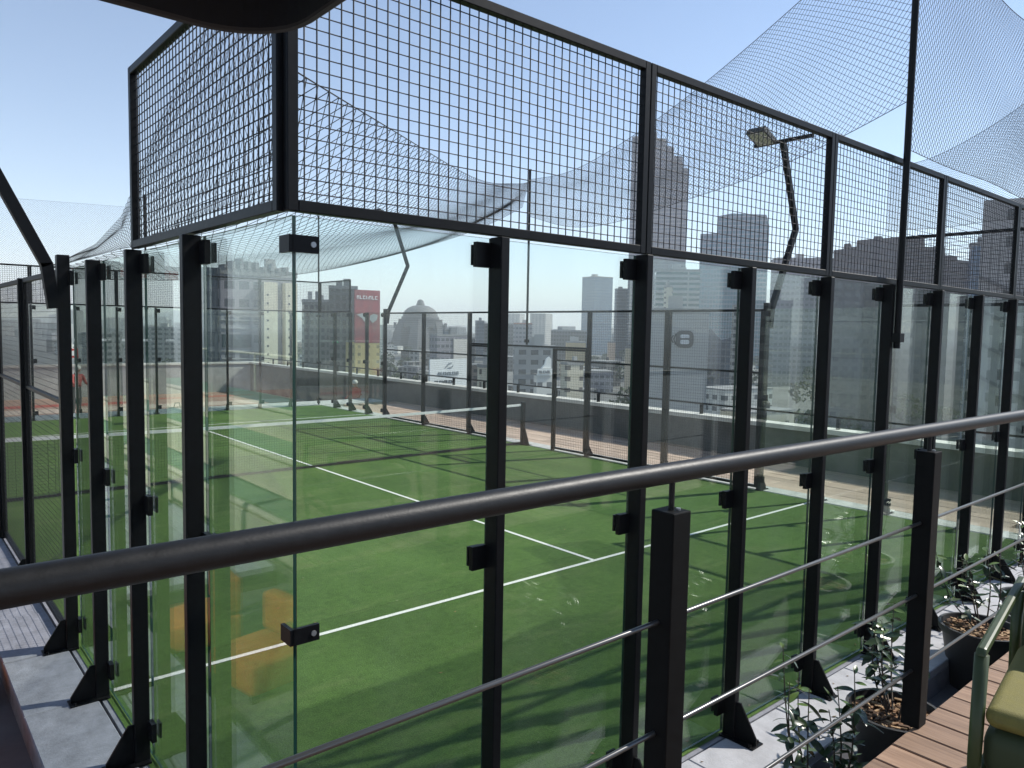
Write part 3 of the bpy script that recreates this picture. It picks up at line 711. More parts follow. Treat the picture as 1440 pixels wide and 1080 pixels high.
# ------------------------------------------------------------------ people and small things on the lower terrace
SKIN = mat('skin', (.30, .17, .11), .55); 
def person(loc, rz, label, shirt, trousers, hair, seated=True):
    e = empty('person', loc, rz, label, 'person')
    me = bpy.data.meshes.new('body')
    hip = .46 if seated else .92
    J = {'pel': (0, 0, hip), 'ch': (.05, 0, hip + .30), 'nk': (.03, 0, hip + .52), 'hd': (.13, 0, hip + .62), 'ht': (.13, 0, hip + .77)}
    for s, n in ((1, 'l'), (-1, 'r')):
        J['sh' + n] = (.06, s * .19, hip + .46); J['el' + n] = (.14, s * .25, hip + .2); J['wr' + n] = (.36, s * .18, hip + .12); J['ha' + n] = (.44, s * .16, hip + .13)
        if seated: J['hp' + n] = (.05, s * .1, hip); J['kn' + n] = (.45, s * .13, hip + .02); J['an' + n] = (.44, s * .13, .08); J['ft' + n] = (.60, s * .14, .035)
        else: J['hp' + n] = (0, s * .1, hip - .04); J['kn' + n] = (.04, s * .11, .5); J['an' + n] = (.0, s * .11, .08); J['ft' + n] = (.16, s * .12, .035)
    RA = {'pel': .15, 'ch': .16, 'nk': .06, 'hd': .085, 'ht': .075}
    for n in 'lr': RA.update({'sh' + n: .075, 'el' + n: .05, 'wr' + n: .035, 'ha' + n: .035, 'hp' + n: .095, 'kn' + n: .065, 'an' + n: .045, 'ft' + n: .035})
    K = list(J); E = [('pel', 'ch'), ('ch', 'nk'), ('nk', 'hd'), ('hd', 'ht')]
    for n in 'lr': E += [('ch', 'sh' + n), ('sh' + n, 'el' + n), ('el' + n, 'wr' + n), ('wr' + n, 'ha' + n), ('pel', 'hp' + n), ('hp' + n, 'kn' + n), ('kn' + n, 'an' + n), ('an' + n, 'ft' + n)]
    me.from_pydata([J[k] for k in K], [(K.index(a), K.index(b)) for a, b in E], [])
    o = bpy.data.objects.new('body', me); COL.objects.link(o); o.parent = e
    o.modifiers.new('skin', 'SKIN')
    for k, v in zip(K, me.skin_vertices[0].data): v.radius = (RA[k], RA[k])
    me.skin_vertices[0].data[0].use_root = True
    o.modifiers.new('sub', 'SUBSURF').levels = 2; o.modifiers['sub'].render_levels = 2
    m = bpy.data.materials.new('clothes'); m.use_nodes = True; t = m.node_tree; b = t.nodes['Principled BSDF']; b.inputs['Roughness'].default_value = .85
    tc = t.nodes.new('ShaderNodeTexCoord'); sp = t.nodes.new('ShaderNodeSeparateXYZ'); t.links.new(tc.outputs['Object'], sp.inputs[0])
    mr = t.nodes.new('ShaderNodeMapRange'); mr.inputs[1].default_value = 0; mr.inputs[2].default_value = 2; t.links.new(sp.outputs[2], mr.inputs[0])
    r = t.nodes.new('ShaderNodeValToRGB'); r.color_ramp.interpolation = 'CONSTANT'
    el = r.color_ramp.elements; el[0].color = (.03, .03, .03, 1); el[1].position = .045; el[1].color = (*trousers, 1)
    a = el.new((hip + .06) / 2); a.color = (*shirt, 1); a = el.new((hip + .51) / 2); a.color = (.30, .17, .11, 1)
    t.links.new(mr.outputs[0], r.inputs[0]); t.links.new(r.outputs[0], b.inputs['Base Color']); me.materials.append(m)
    hr = MB().lathe([(.02, .0), (.075, .005), (.102, .045), (.098, .1), (.06, .15), (.01, .165)], 14).build('hair', mat('hair' + label[:6], hair, .8), e, smooth=True)
    hr.location = (J['hd'][0] - .022, 0, J['hd'][2] + .005)
    return e
person((12.35, 21.85, -.6), R_(200), 'person in a red top sitting before the dark parapet', (.38, .03, .02), (.55, .55, .55), (.6, .58, .55))
st = MB().box(-.2, .2, -.2, .2, 0, .4).box(-.2, -.17, -.2, .2, .4, .8).build('stool', mat('stool_white', (.6, .6, .58), .6)); st.location = (12.43, 21.88, -.6); st.rotation_euler = (0, 0, R_(200)); tag(st, 'small white seat under the person in the red top', 'stool')
person((4.1, 26.2, -.6), R_(-60), 'person in a dark top standing beside the white lamp post', (.30, .05, .05), (.05, .05, .06), (.02, .015, .01), seated=False)
lp = empty('lamp_post', (3.55, 25.2, -.6), 0, 'slim white lamp post with a red sign on the lower terrace', 'lamp post')
MB().tube([(0, 0, 0), (0, 0, 2.55)], .04, 10).build('shaft', WHITE, lp); MB().lathe([(.14, 0), (.14, .05), (.05, .09)], 16).build('base', BLACK, lp)
MB().tube([(0, 0, 2.52), (-.12, .05, 2.74)], .055, 10).build('lamp_head', WHITE, lp)
sg = MB().box(.12, .46, -.02, .02, 2.0, 2.3).build('sign_board', mat('sign_red', (.5, .03, .03), .5), lp); MB().box(.05, .13, -.01, .01, 2.1, 2.2).build('sign_arm', BLACK, lp)
MB().box(.23, .35, -.028, -.021, 2.07, 2.23).build('sign_mark', WHITE, sg)
bg_ = empty('sports_bag', (6.15, 22.1, -.6), R_(35), 'black sports bag with a white flap standing behind the far glass', 'bag')
bb = MB().box(-.3, .3, -.2, .2, 0, .55).build('body', mat('bag_black', (.02, .02, .022), .8), bg_); bev(bb, .1, 4); smooth_obj(bb)
MB().prism([(-.02, .2), (.06, .5), (.12, .5), (.24, .2)], -.215, -.203, 'y').build('flap', WHITE, bg_)
smooth_obj(MB().tube([(-.15, 0, .53), (-.1, 0, .68), (.1, 0, .68), (.15, 0, .53)], .02, 8).build('handle', MATS['bag_black'], bg_))
# low structures in the far left of the terrace
pv = empty('pavilion', (-2.2, 40, -4), 0, 'dark slatted pavilion with a red fascia behind the perimeter net', 'building')
MB().box(-9, 5.0, 0, 8, -24, 9.2).build('wall', facade('pav', (.07, .07, .075), (.02, .022, .025), 2.4, 1.3, .5, .6), pv)
MB().box(-9.2, 5.2, -.3, 8.2, 8.9, 9.35).build('fascia', mat('red_fascia', (.30, .05, .035), .7, noise=.2), pv)
MB().box(-9.4, 5.4, -.5, 8.4, 9.352, 9.55).build('roof', mat('pav_roof', (.16, .16, .165), .8), pv)
for z in (5.6, 4.2, 2.6): MB().box(-9, 5.0, -.16, -.06, z, z + .12).build('rail', WHITE, pv)
for x in (-7, -4.4, -1.8, .8, 3.4): MB().box(x, x + .16, -.12, -.02, -20, 8.9).build('pillar', mat('pav_pillar', (.11, .11, .115), .7), pv)
# furniture on the boarded side, mirrored in the glass
ORG = mat('orange_foam', (.42, .12, .03), .8, noise=.12, nscale=8, bump=.2)
def sofa(x, y, rz, label):
    e = empty('lounge_seat', (x, y, -.21), rz, label, 'lounge seat', 'orange lounge seats on the boarded side')
    for nm, b in (('seat', (-.30, .30, -.3, .3, .06, .3)), ('backrest', (-.30, .30, .16, .3, .302, .62))):
        q = MB().box(*b).build(nm, ORG, e); bev(q, .04, 3); smooth_obj(q)
    for sx in (-1, 1):
        for sy in (-1, 1): MB().box(sx * .25 - .02, sx * .25 + .02, sy * .25 - .02, sy * .25 + .02, 0, .061).build('leg', BLACK, e)
sofa(-1.02, 2.95, R_(80), 'orange foam lounge seat beside the kerb slabs nearest the deck')
sofa(-.85, 4.0, R_(95), 'orange foam lounge seat next to the boarded strip')
CRM = mat('step_cream', (.48, .47, .38), .8, noise=.1, nscale=2); GRS = mat('step_green', (.20, .30, .21), .8, noise=.15, nscale=2)
st2 = empty('terraced_seating', (0, 0, -.21), 0, 'pale terraced seating with green treads along the boarded strip', 'seating')
for k, (x0, x1, z) in enumerate([(-3.1, -2.3, .42), (-4.1, -3.102, .84), (-5.4, -4.102, 1.26)]):
    MB().box(x0, x1, 2.2, 19, 0, z).build('step', CRM, st2)
    MB().box(x0 + .15, x1 - .2, 2.25, 18.9, z + .002, z + .05).build('tread', GRS, st2)
    smooth_obj(MB().tube([(x1 - .06, 2.3, z + .05), (x1 - .06, 18.8, z + .05)], .045, 10).build('edge_roll', CRM, st2))
rb = mat('rail_cream', (.55, .55, .45), .6)
MB().tube([(-5.3, 2.3, 2.15), (-5.3, 18.9, 2.15)], .03, 8).build('hand_rail', rb, st2)
for k in range(8): MB().tube([(-5.3, 2.4 + k * 2.3, 1.26), (-5.3, 2.4 + k * 2.3, 2.15)], .025, 8).build('rail_post', rb, st2)

# ------------------------------------------------------------------ the city
def place(px, dist, mirror=False):
    d = ray(px, 462); h = Vector((d.x, d.y, 0)).normalized()
    fw = Vector((CF.x, CF.y, 0)).normalized()
    c = CAM + h * (dist / h.dot(fw))             # at forward depth dist
    return c, h
def zpix(px, y, dist):
    d = ray(px, y); fw = Vector((CF.x, CF.y, 0)).normalized()
    k = dist / (d.x * fw.x + d.y * fw.y); return CAM.z + d.z * k
def tower(px0, px1, ytop, dist, m, name, label, depth=.7, rot=18, cat='building', group=None, roofbox=True, mirror=False, roofm=None, fins=None):
    pc_ = (px0 + px1) / 2; c, h = place(pc_, dist)
    wv = (px1 - px0) / FPX * dist
    a = R_(rot); w = wv / (math.cos(abs(a)) + depth * math.sin(abs(a))); d = w * depth
    H = zpix(pc_, ytop, dist) - GZ
    rz = math.atan2(h.y, h.x) - math.pi / 2 + a
    cc = c + h * (d * .5)
    if mirror: cc = Vector((cc.x, -cc.y, 0)); rz = -rz
    e = empty(name, (cc.x, cc.y, GZ), rz, label, cat, group)
    MB().box(-w / 2, w / 2, -d / 2, d / 2, 0, H).build('body', m, e)
    rm = roofm or mat('roof_grey', (.28, .28, .28), .9, noise=.2, nscale=.3)
    if roofbox:
        t = min(1.2, H * .04)
        MB().box(-w / 2 - .15, w / 2 + .15, -d / 2 - .15, d / 2 + .15, H + .003, H + t).build('roof_edge', rm, e)
        for k in range(random.randint(1, 3)):
            a0 = random.uniform(-.38, .15) * w; b0 = random.uniform(-.35, .1) * d; s1 = random.uniform(.12, .25) * w; s2 = random.uniform(.2, .3) * d
            MB().box(a0, a0 + s1, b0, b0 + s2, H + t + .002, H + t + random.uniform(1.5, 3.2) * (1 + k * .3)).build('roof_plant', mat('plant%d' % random.randint(0, 2), random.choice([(.42, .41, .39), (.2, .21, .22), (.5, .47, .42)]), .8), e)
    if fins:
        fm, n, dz = fins
        for k in range(int(H / dz)):
            MB().box(-w / 2 - .25, w / 2 + .25, -d / 2 - .25, d / 2 + .25, k * dz + dz * .85, k * dz + dz).build('floor_band', fm, e) if k * dz > H - dz * n else None
    e['w'] = w; e['d'] = d; e['H'] = H
    return e
def outline(pts, dist, depth, m, name, label, cat='building'):
    """building whose skyline follows a stepped outline"""
    x0, x1 = pts[0][0], pts[-1][0]; pc_ = (x0 + x1) / 2; c, h = place(pc_, dist)
    side = Vector((h.y, -h.x, 0)); fw = Vector((CF.x, CF.y, 0)).normalized()
    P = []
    for x, y in pts:
        d = ray(x, y); k = (c - CAM).dot(h) / (d.x * h.x + d.y * h.y); q = CAM + d * k
        P.append(((q - c).dot(side), q.z - GZ))
    e = empty(name, (c.x, c.y, GZ), math.atan2(h.y, h.x) - math.pi / 2, label, cat)
    MB().prism([(P[-1][0], 0)] + [(P[0][0], 0)] + P, 0, depth, 'y').build('body', m, e)
    return e
BLUEG = facade('blue_glass', (.16, .20, .26), (.10, .17, .26), 4, 2.2, .85, .8, .35, .12, .2)
DKBLUE = facade('dark_blue_glass', (.08, .10, .14), (.035, .06, .10), 4, 2.6, .8, .75, .4, .12, .3)
GREYC = facade('grey_concrete', (.36, .35, .34), (.07, .08, .09), 3.4, 4.2, .62, .5)
PURP = facade('mauve_facade', (.26, .25, .28), (.10, .11, .13), 3.6, 3.0, .7, .45)
CREAM = facade('cream_facade', (.62, .57, .45), (.12, .11, .10), 3.4, 5, .3, .4)
WHITEF = facade('white_facade', (.66, .65, .61), (.12, .13, .14), 3.3, 3.2, .55, .42)
BROWN = facade('brown_facade', (.22, .17, .14), (.05, .05, .05), 3.4, 3.4, .55, .5)
DARKF = facade('dark_facade', (.10, .10, .105), (.03, .035, .04), 3.3, 2.4, .6, .55)
PLAIN = mat('plain_grey', (.34, .34, .34), .85, noise=.15, nscale=.2)

# left: big slab with cream stair towers, dark block, red billboard
e = tower(283, 306, 376, 150, DKBLUE, 'office_block', 'narrow dark blue glass slab joined to the mauve office block', .9, 4, roofbox=False)
e = tower(306, 416, 388, 155, PURP, 'office_block', 'wide mauve office block with two cream stair towers', .2, 24)
w, d, H = e['w'], e['d'], e['H']
CRP = mat('cream_plain', (.70, .64, .48), .8, noise=.08, nscale=.5)
for a, b in ((.01, .19), (.30, .46)):
    s = MB().box(w * a, w * b, -d / 2 - 1.6, -d / 2 + .2, 0, H - 1.2).build('stair_tower', CRP, e)
    for k in range(9): MB().box(w * a + .6, w * a + 1.0, -d / 2 - 1.64, -d / 2 - 1.5, H - 4 - k * 1.75, H - 3.6 - k * 1.75).build('window', mat('far_window', (.03, .035, .04), .2), s)
MB().box(-w * .49, -w * .12, -d / 2 - .25, -d / 2 + .1, H - 14.6, H - 12.0).build('window_band', mat('band_glass', (.05, .07, .085), .15), e)
for k in range(5): MB().box(-w * .5, -.01, -d / 2 - .3, -d / 2 + .1, H - 7.6 - k * 1.6 - (3 if k > 2 else 0), H - 7.4 - k * 1.6 - (3 if k > 2 else 0)).build('ledge', PLAIN, e)
for k in range(9): MB().box(-w * .46 + k * w * .1, -w * .42 + k * w * .1, -2, 1, H + 1.2, H + 1.2 + random.uniform(.6, 2.2)).build('roof_unit', PLAIN, e)
tower(425, 467, 425, 330, DARKF, 'office_block', 'low dark block of gridded windows left of the red billboard', .6, 8)
e = tower(463, 502, 406, 300, DARKF, 'office_block', 'taller dark block carrying the red billboard wall', .8, 0)
w, d, H = e['w'], e['d'], e['H']
gs = MB().prism([(0, 0), (2.6, 0), (2.0, .9), (1.7, .9), (1.3, 2.6), (.9, .9), (.6, .9)], -d / 2 - .4, -d / 2 - .05, 'y').build('green_sign', mat('green_sign', (.02, .45, .16), .5), e); gs.location = (-w * .38, 0, H - 21.5)
c, h = place(517, 296)
def px_w(p, dist): return p / FPX * dist
bbx = empty('billboard', (c.x, c.y, GZ), math.atan2(h.y, h.x) - math.pi / 2, 'tall faded red billboard with pale lettering on the dark block', 'billboard'); bbx.rotation_euler[2] += R_(25)
zt, zb = zpix(517, 408, 296) - GZ, zpix(517, 482, 296) - GZ; ww = px_w(34, 296) / math.cos(R_(25))
RED = mat('billboard_red', (.42, .05, .06), .6, noise=.25, nscale=.25, col2=(.20, .06, .07))
pn = MB().box(-ww / 2, ww / 2, 0, 1.2, zb, zt).build('panel', RED, bbx)
INK = mat('billboard_white', (.75, .68, .66), .6)
def letters(parent, x0, x1, z0, z1, n, m, y=-.12):
    """illegible far lettering: short upright and slanted strokes"""
    st_ = (x1 - x0) / n
    for k in range(n):
        a = x0 + k * st_; hh_ = z1 - z0; sw = st_ * .22
        q = MB().box(a, a + sw, y, y + .1, z0, z1)
        kind = k % 4
        if kind in (0, 2): q.box(a + sw, a + st_ * .75, y, y + .1, z1 - hh_ * .25, z1)
        if kind in (1, 2): q.box(a + sw, a + st_ * .75, y, y + .1, z0, z0 + hh_ * .25)
        if kind in (0, 3): q.box(a + st_ * .55, a + st_ * .77, y, y + .1, z0, z1 - hh_ * .26)
        q.build('lettering', m, parent)
letters(pn, -ww * .44, ww * .42, zt - 3.6, zt - 2.2, 7, INK)
MB().prism([(-ww * .45, zt - 9.6), (-ww * .2, zt - 9.0), (-ww * .05, zt - 10.5), (-ww * .12, zt - 12.4), (-ww * .25, zt - 10.8)], -.12, -.02, 'y').build('picture', mat('pic_pale', (.55, .52, .52), .6), pn)
MB().prism([(ww * .1, zt - 9.8), (ww * .25, zt - 9.2), (ww * .4, zt - 9.6), (ww * .38, zt - 11.5), (ww * .2, zt - 12.8), (ww * .08, zt - 11.4)], -.12, -.02, 'y').build('picture', mat('pic_grey', (.42, .42, .42), .6), pn)
MB().box(-ww / 2, ww / 2, .1, 12, 0, zb - .01).build('base_block', facade('yellow_facade', (.62, .47, .20), (.3, .24, .12), 3, 4, .3, .4), bbx)
# the domed monument
c, h = place(591, 1000)
mo = empty('domed_monument', (c.x, c.y, GZ), math.atan2(h.y, h.x) - math.pi / 2 + R_(40), 'grey stone monument with great dome and lantern on arched piers', 'monument')
MS = mat('monument_stone', (.10, .10, .105), .85, noise=.15, nscale=.1)
MC = mat('monument_copper', (.085, .085, .09), .7, noise=.15, nscale=.1)
zz = lambda y: zpix(591, y, 1000) - GZ
pr = [(22.5, zz(449)), (22.3, zz(446)), (20.6, zz(445)), (20.2, zz(441)), (18.2, zz(437)), (14.8, zz(433.5)), (9.8, zz(430.5)), (5.0, zz(429.5)), (4.8, zz(427)), (4.2, zz(426.5)), (3.9, zz(424)), (2.4, zz(421.8)), (.3, zz(421))]
pr = [(a * 1.12, z) for a, z in pr]
smooth_obj(MB().lathe(pr, 40).build('dome', MC, mo)).modifiers.new('es', 'EDGE_SPLIT').split_angle = R_(35)
for sx in (-1, 1):
    for sy in (-1, 1):
        m = MB(); q = [(30, 0), (28.2, zz(490)), (26, zz(474)), (23.4, zz(461)), (20.4, zz(452))]
        for (b0, z0), (b1, z1) in zip(q[:-1], q[1:]):
            i0 = 8.5
            vs = [(sx * i0, sy * i0, z0), (sx * b0, sy * i0, z0), (sx * b0, sy * b0, z0), (sx * i0, sy * b0, z0), (sx * i0, sy * i0, z1), (sx * b1, sy * i0, z1), (sx * b1, sy * b1, z1), (sx * i0, sy * b1, z1)]
            m.add(vs, [(0, 1, 2, 3), (4, 5, 6, 7), (0, 1, 5, 4), (1, 2, 6, 5), (2, 3, 7, 6), (3, 0, 4, 7)])
        m.build('pier', MS, mo)
        MB().box(sx * 23.6 - 1.4, sx * 23.6 + 1.4, sy * 23.6 - 1.4, sy * 23.6 + 1.4, zz(462), zz(454)).build('corner_statue', MS, mo)
for rot in range(4):
    pts = [(-8.6, zz(468)), (-8.6, zz(450)), (8.6, zz(450)), (8.6, zz(468))] + [(8.6 * math.cos(t), zz(468) + 8 * math.sin(t)) for t in np.linspace(.05, math.pi - .05, 14)]
    a = MB().prism(pts, -20.2, -13, 'y').build('arch', MS, mo); a.rotation_euler = (0, 0, rot * math.pi / 2)
MB().box(-20.6, 20.6, -20.6, 20.6, zz(452), zz(449)).build('attic', MS, mo)
# middle
e = tower(605, 662, 473, 420, PURP, 'office_block', 'mauve block with cream gable right of the domed monument', .3, 36)
w, d, H = e['w'], e['d'], e['H']; MB().box(w * -.02, w * .42, -d / 2 - .5, -d / 2 + .1, 0, H - 1.5).build('gable', mat('gable_cream', (.66, .62, .57), .8, noise=.06, nscale=.3), e)
c, h = place(632, 120)
wb = empty('billboard', (c.x, c.y, GZ), math.atan2(h.y, h.x) - math.pi / 2, 'white roof billboard with grey swoosh and two text rows', 'billboard'); wb.rotation_euler[2] += R_(42)
zt, zb = zpix(632, 505, 120) - GZ, zpix(632, 552, 120) - GZ; ww = px_w(52, 120) / math.cos(R_(42))
pn = MB().box(-ww / 2, ww / 2, 0, .25, zb, zt).build('panel', mat('board_white', (.74, .76, .76), .6, noise=.05, nscale=2), wb)
GI = mat('ink_grey', (.28, .31, .33), .6); GD = mat('ink_dark', (.12, .13, .14), .6)
MB().prism([(-.9, zt - 1.35), (-.1, zt - .62), (.45, zt - .5), (.7, zt - .62), (.2, zt - .75), (-.25, zt - 1.0), (-.7, zt - 1.38)], -.12, -.02, 'y').build('swoosh', GI, pn)
MB().prism([(-.2, zt - 1.3), (.5, zt - 1.25), (.85, zt - .95), (.75, zt - 1.3), (.4, zt - 1.4)], -.12, -.02, 'y').build('swoosh', GI, pn)
letters(pn, -ww * .28, ww * .27, zt - 2.55, zt - 2.0, 9, GI); letters(pn, -ww * .38, ww * .12, zt - 3.85, zt - 3.35, 8, GD)
for sx in (-.4, .4): MB().box(ww * sx - .15, ww * sx + .15, .3, .6, 0, zt - .5).build('post', BLACK, wb)
tower(668, 681, 452, 900, DKBLUE, 'office_tower', 'small slate tower with pointed top beside the dark tower', .8, 10)
tower(681, 722, 456, 700, DARKF, 'office_block', 'flat dark slab block behind the first black wall post', .5, 0)
tower(722, 748, 456, 620, PURP, 'office_block', 'mauve block with red roof lip near the gate pole', .8, 6, roofm=mat('roof_red', (.35, .16, .12), .9))
tower(722, 782, 490, 260, GREYC, 'office_block', 'long pale grey block with ribbon windows below the gate lintel', .4, 3)
tower(775, 825, 466, 640, DARKF, 'office_block', 'squat dark building left of the blue glass tower', .6, 0)
e = tower(817, 860, 390, 1000, BLUEG, 'glass_tower', 'pale blue glass tower with flat top standing alone', .9, 38)
tower(863, 888, 407, 900, DKBLUE, 'glass_tower', 'slim dark blue gridded tower beside the pale glass tower', .7, 8)
tower(884, 906, 389, 820, DKBLUE, 'glass_tower', 'dark blue tower behind the second wall post', .8, 12)
outline([(889, 192), (904, 191), (904, 184), (924, 186), (924, 194), (937, 195), (937, 205), (948, 206), (948, 219), (960, 220), (960, 236), (968, 237), (968, 262)], 860, 60, facade('shaft_glass', (.20, .20, .22), (.08, .10, .14), 4.2, 2.4, .75, .65, .4, .15, .4), 'skyscraper', 'tallest skyscraper with stepped crown rising behind the mesh', 'skyscraper')
e = tower(918, 981, 381, 520, facade('ribbed', (.42, .43, .43), (.03, .11, .13), 3.6, 40, .98, .5), 'office_block', 'pale office block with ribbon windows in front of the tallest skyscraper', .5, 6)
tower(932, 944, 404, 500, CREAM, 'office_block', 'thin cream stair tower on the ribbon windowed block', .8, 4)
e = tower(905, 995, 441, 170, mat('cladding_grey', (.40, .40, .395), .7, noise=.1, nscale=.15), 'office_block', 'broad grey clad building carrying a round dark emblem', .45, 0)
w, d, H = e['w'], e['d'], e['H']
for k in range(18): MB().box(-w / 2 - .05, w / 2 + .05, -d / 2 - .05, -d / 2 + .05, H - 1.2 - k * 1.05, H - 1.08 - k * 1.05).build('joint_strip', PLAIN, e)
for k in range(9): MB().box(-w * .46, -w * .41, -d / 2 - .1, -d / 2 + .2, H - 6 - k * 1.6, H - 5.1 - k * 1.6).build('window', mat('pale_window', (.5, .52, .52), .3), e)
ex = (963 - 950) / FPX * 170; ez = zpix(963, 477, 170) - GZ
EMB = mat('emblem_black', (.02, .022, .025), .5); EMW = mat('emblem_white', (.62, .63, .65), .5)
em = MB().prism([(ex + x, ez + z) for x, z in rrect(-1.95, 1.95, -1.95, 1.95, 1.2, 6)], -d / 2 - .3, -d / 2 - .06, 'y').build('emblem', EMB, e)
MB().prism([(ex + x, ez + z) for x, z in rrect(-.95, 1.0, .25, 1.05, .3, 4)], -d / 2 - .36, -d / 2 - .303, 'y').build('emblem_mark', EMW, em)
MB().prism([(ex + x, ez + z) for x, z in rrect(-.95, 1.0, -1.1, -.15, .3, 4)], -d / 2 - .36, -d / 2 - .303, 'y').build('emblem_mark', EMW, em)
MB().box(ex + .05, ex + .75, -d / 2 - .42, -d / 2 - .363, ez - .1, ez + .35).build('emblem_mark', EMB, em)
for k in (0, 1): MB().tube([(ex - 2.4 - k * .55 + .5 * abs(math.sin(t)), -d / 2 - .2, ez + 1.4 * math.sin(t) * (1 - .3 * k)) for t in np.linspace(-1.1, 1.1, 9)], .13, 6).build('emblem_arc', EMB, em)
outline([(985, 329), (1009, 328), (1009, 304), (1030, 300), (1078, 302), (1082, 318)], 700, 50, facade('twin_glass', (.18, .22, .28), (.03, .14, .20), 4, 2.6, .8, .7, .35, .12, .25), 'glass_tower', 'broad blue glass tower with a lower left shoulder', 'glass tower')
outline([(984, 470), (1000, 462), (1014, 478), (1030, 474), (1034, 500)], 420, 30, DKBLUE, 'office_block', 'low dark blue block with a notched top right of the grey clad building')
tower(1029, 1056, 432, 360, GREYC, 'apartment_block', 'grey apartment block with small balconies right of the notched block', .7, 10)
tower(1082, 1160, 365, 480, PURP, 'office_block', 'mauve tower block below the floodlight', .5, 14)
outline([(1160, 364), (1172, 363), (1172, 352), (1186, 350), (1187, 343), (1196, 342), (1197, 347), (1204, 347), (1205, 338), (1228, 336), (1229, 332), (1240, 332), (1241, 335), (1262, 333), (1290, 334), (1291, 330), (1300, 330), (1301, 347), (1322, 348), (1323, 344), (1328, 344), (1329, 359), (1346, 360), (1347, 366), (1362, 367), (1363, 374), (1384, 375)], 260, 40, facade('terraced', (.15, .14, .145), (.11, .11, .12), 3.3, 3.2, .6, .5), 'terraced_building', 'dark terraced building with a rounded roofline beyond the parapet')
tower(1358, 1385, 346, 240, BLUEG, 'office_tower', 'small blue tower with domed cap beside the concrete block', .8, 10)
e = tower(1384, 1520, 276, 95, facade('raw_concrete', (.42, .40, .38), (.10, .10, .10), 3.4, 6.5, .18, .4), 'concrete_block', 'large raw concrete block rising at the far corner of the court', .5, 0, roofbox=False)
w, d, H = e['w'], e['d'], e['H']
MB().box(-w * .12, w * .4, -d * .3, d * .3, H + .01, H + 2.4).build('stair_house', MATS['raw_concrete'], e)
for k in range(7): MB().add([(-w * .5, -d / 2 - .25, H - 10 - k * 4.2), (w * .2, -d / 2 - .25, H - 14.5 - k * 4.2), (w * .2, -d / 2 + .1, H - 14.5 - k * 4.2), (-w * .5, -d / 2 + .1, H - 10 - k * 4.2), (-w * .5, -d / 2 - .25, H - 9.5 - k * 4.2), (w * .2, -d / 2 - .25, H - 14 - k * 4.2), (w * .2, -d / 2 + .1, H - 14 - k * 4.2), (-w * .5, -d / 2 + .1, H - 9.5 - k * 4.2)], [(0, 1, 2, 3), (4, 5, 6, 7), (0, 1, 5, 4), (1, 2, 6, 5), (2, 3, 7, 6), (3, 0, 4, 7)]).build('stair_flight', mat('stair_conc', (.25, .24, .23), .85), e)
# small landmarks among the low roofs
e = tower(752, 778, 526, 210, WHITEF, 'low_house', 'low white house with dark lettering under a white sculpture sign', .3, 35, roofbox=False)
w, d, H = e['w'], e['d'], e['H']; pn = MB().box(-w * .5, w * .5, -d / 2 - .4, -d / 2 - .1, H - .4, H + 1.5).build('sign_panel', WHITE, e)
letters(pn, -w * .42, w * .36, H + .2, H + 1.0, 6, GD, y=-d / 2 - .52)
MB().prism([(-.2 * w, H + 1.6), (.0, H + 2.6), (.1 * w, H + 4.2), (.28 * w, H + 4.9), (.42 * w, H + 4.2), (.42 * w, H + 1.6)], -d / 2, -d / 2 + .5, 'y').build('sculpture', WHITE, e)
tower(790, 822, 513, 230, CREAM, 'low_house', 'low cream house with arched gateway among the roofs', .5, 40)
tower(796, 824, 482, 520, mat('ochre_wall', (.60, .44, .22), .85, noise=.1, nscale=.2), 'low_house', 'small ochre walled building with pale cornice', .6, 8)
tower(855, 866, 482, 480, mat('peach_wall', (.66, .45, .32), .85, noise=.1), 'church_tower', 'slim peach church tower among the low roofs', .9, 12)
tower(880, 888, 490, 400, mat('sand_wall', (.66, .55, .40), .85, noise=.1), 'church_tower', 'slim sand coloured tower next to the dark blue towers', .9, 6)
tower(655, 668, 476, 520, DARKF, 'office_block', 'narrow dark block between the cream gable and the slate tower', .8, 0)
tower(672, 700, 517, 200, CREAM, 'low_house', 'cream rooftop house beside the white billboard', .7, 12)
tower(118, 168, 470, 420, GREYC, 'apartment_block', 'grey apartment block behind the white lamp post', .6, 12)
tower(205, 270, 462, 520, GREYC, 'apartment_block', 'pale grey apartment block behind the far net pole', .5, -14)
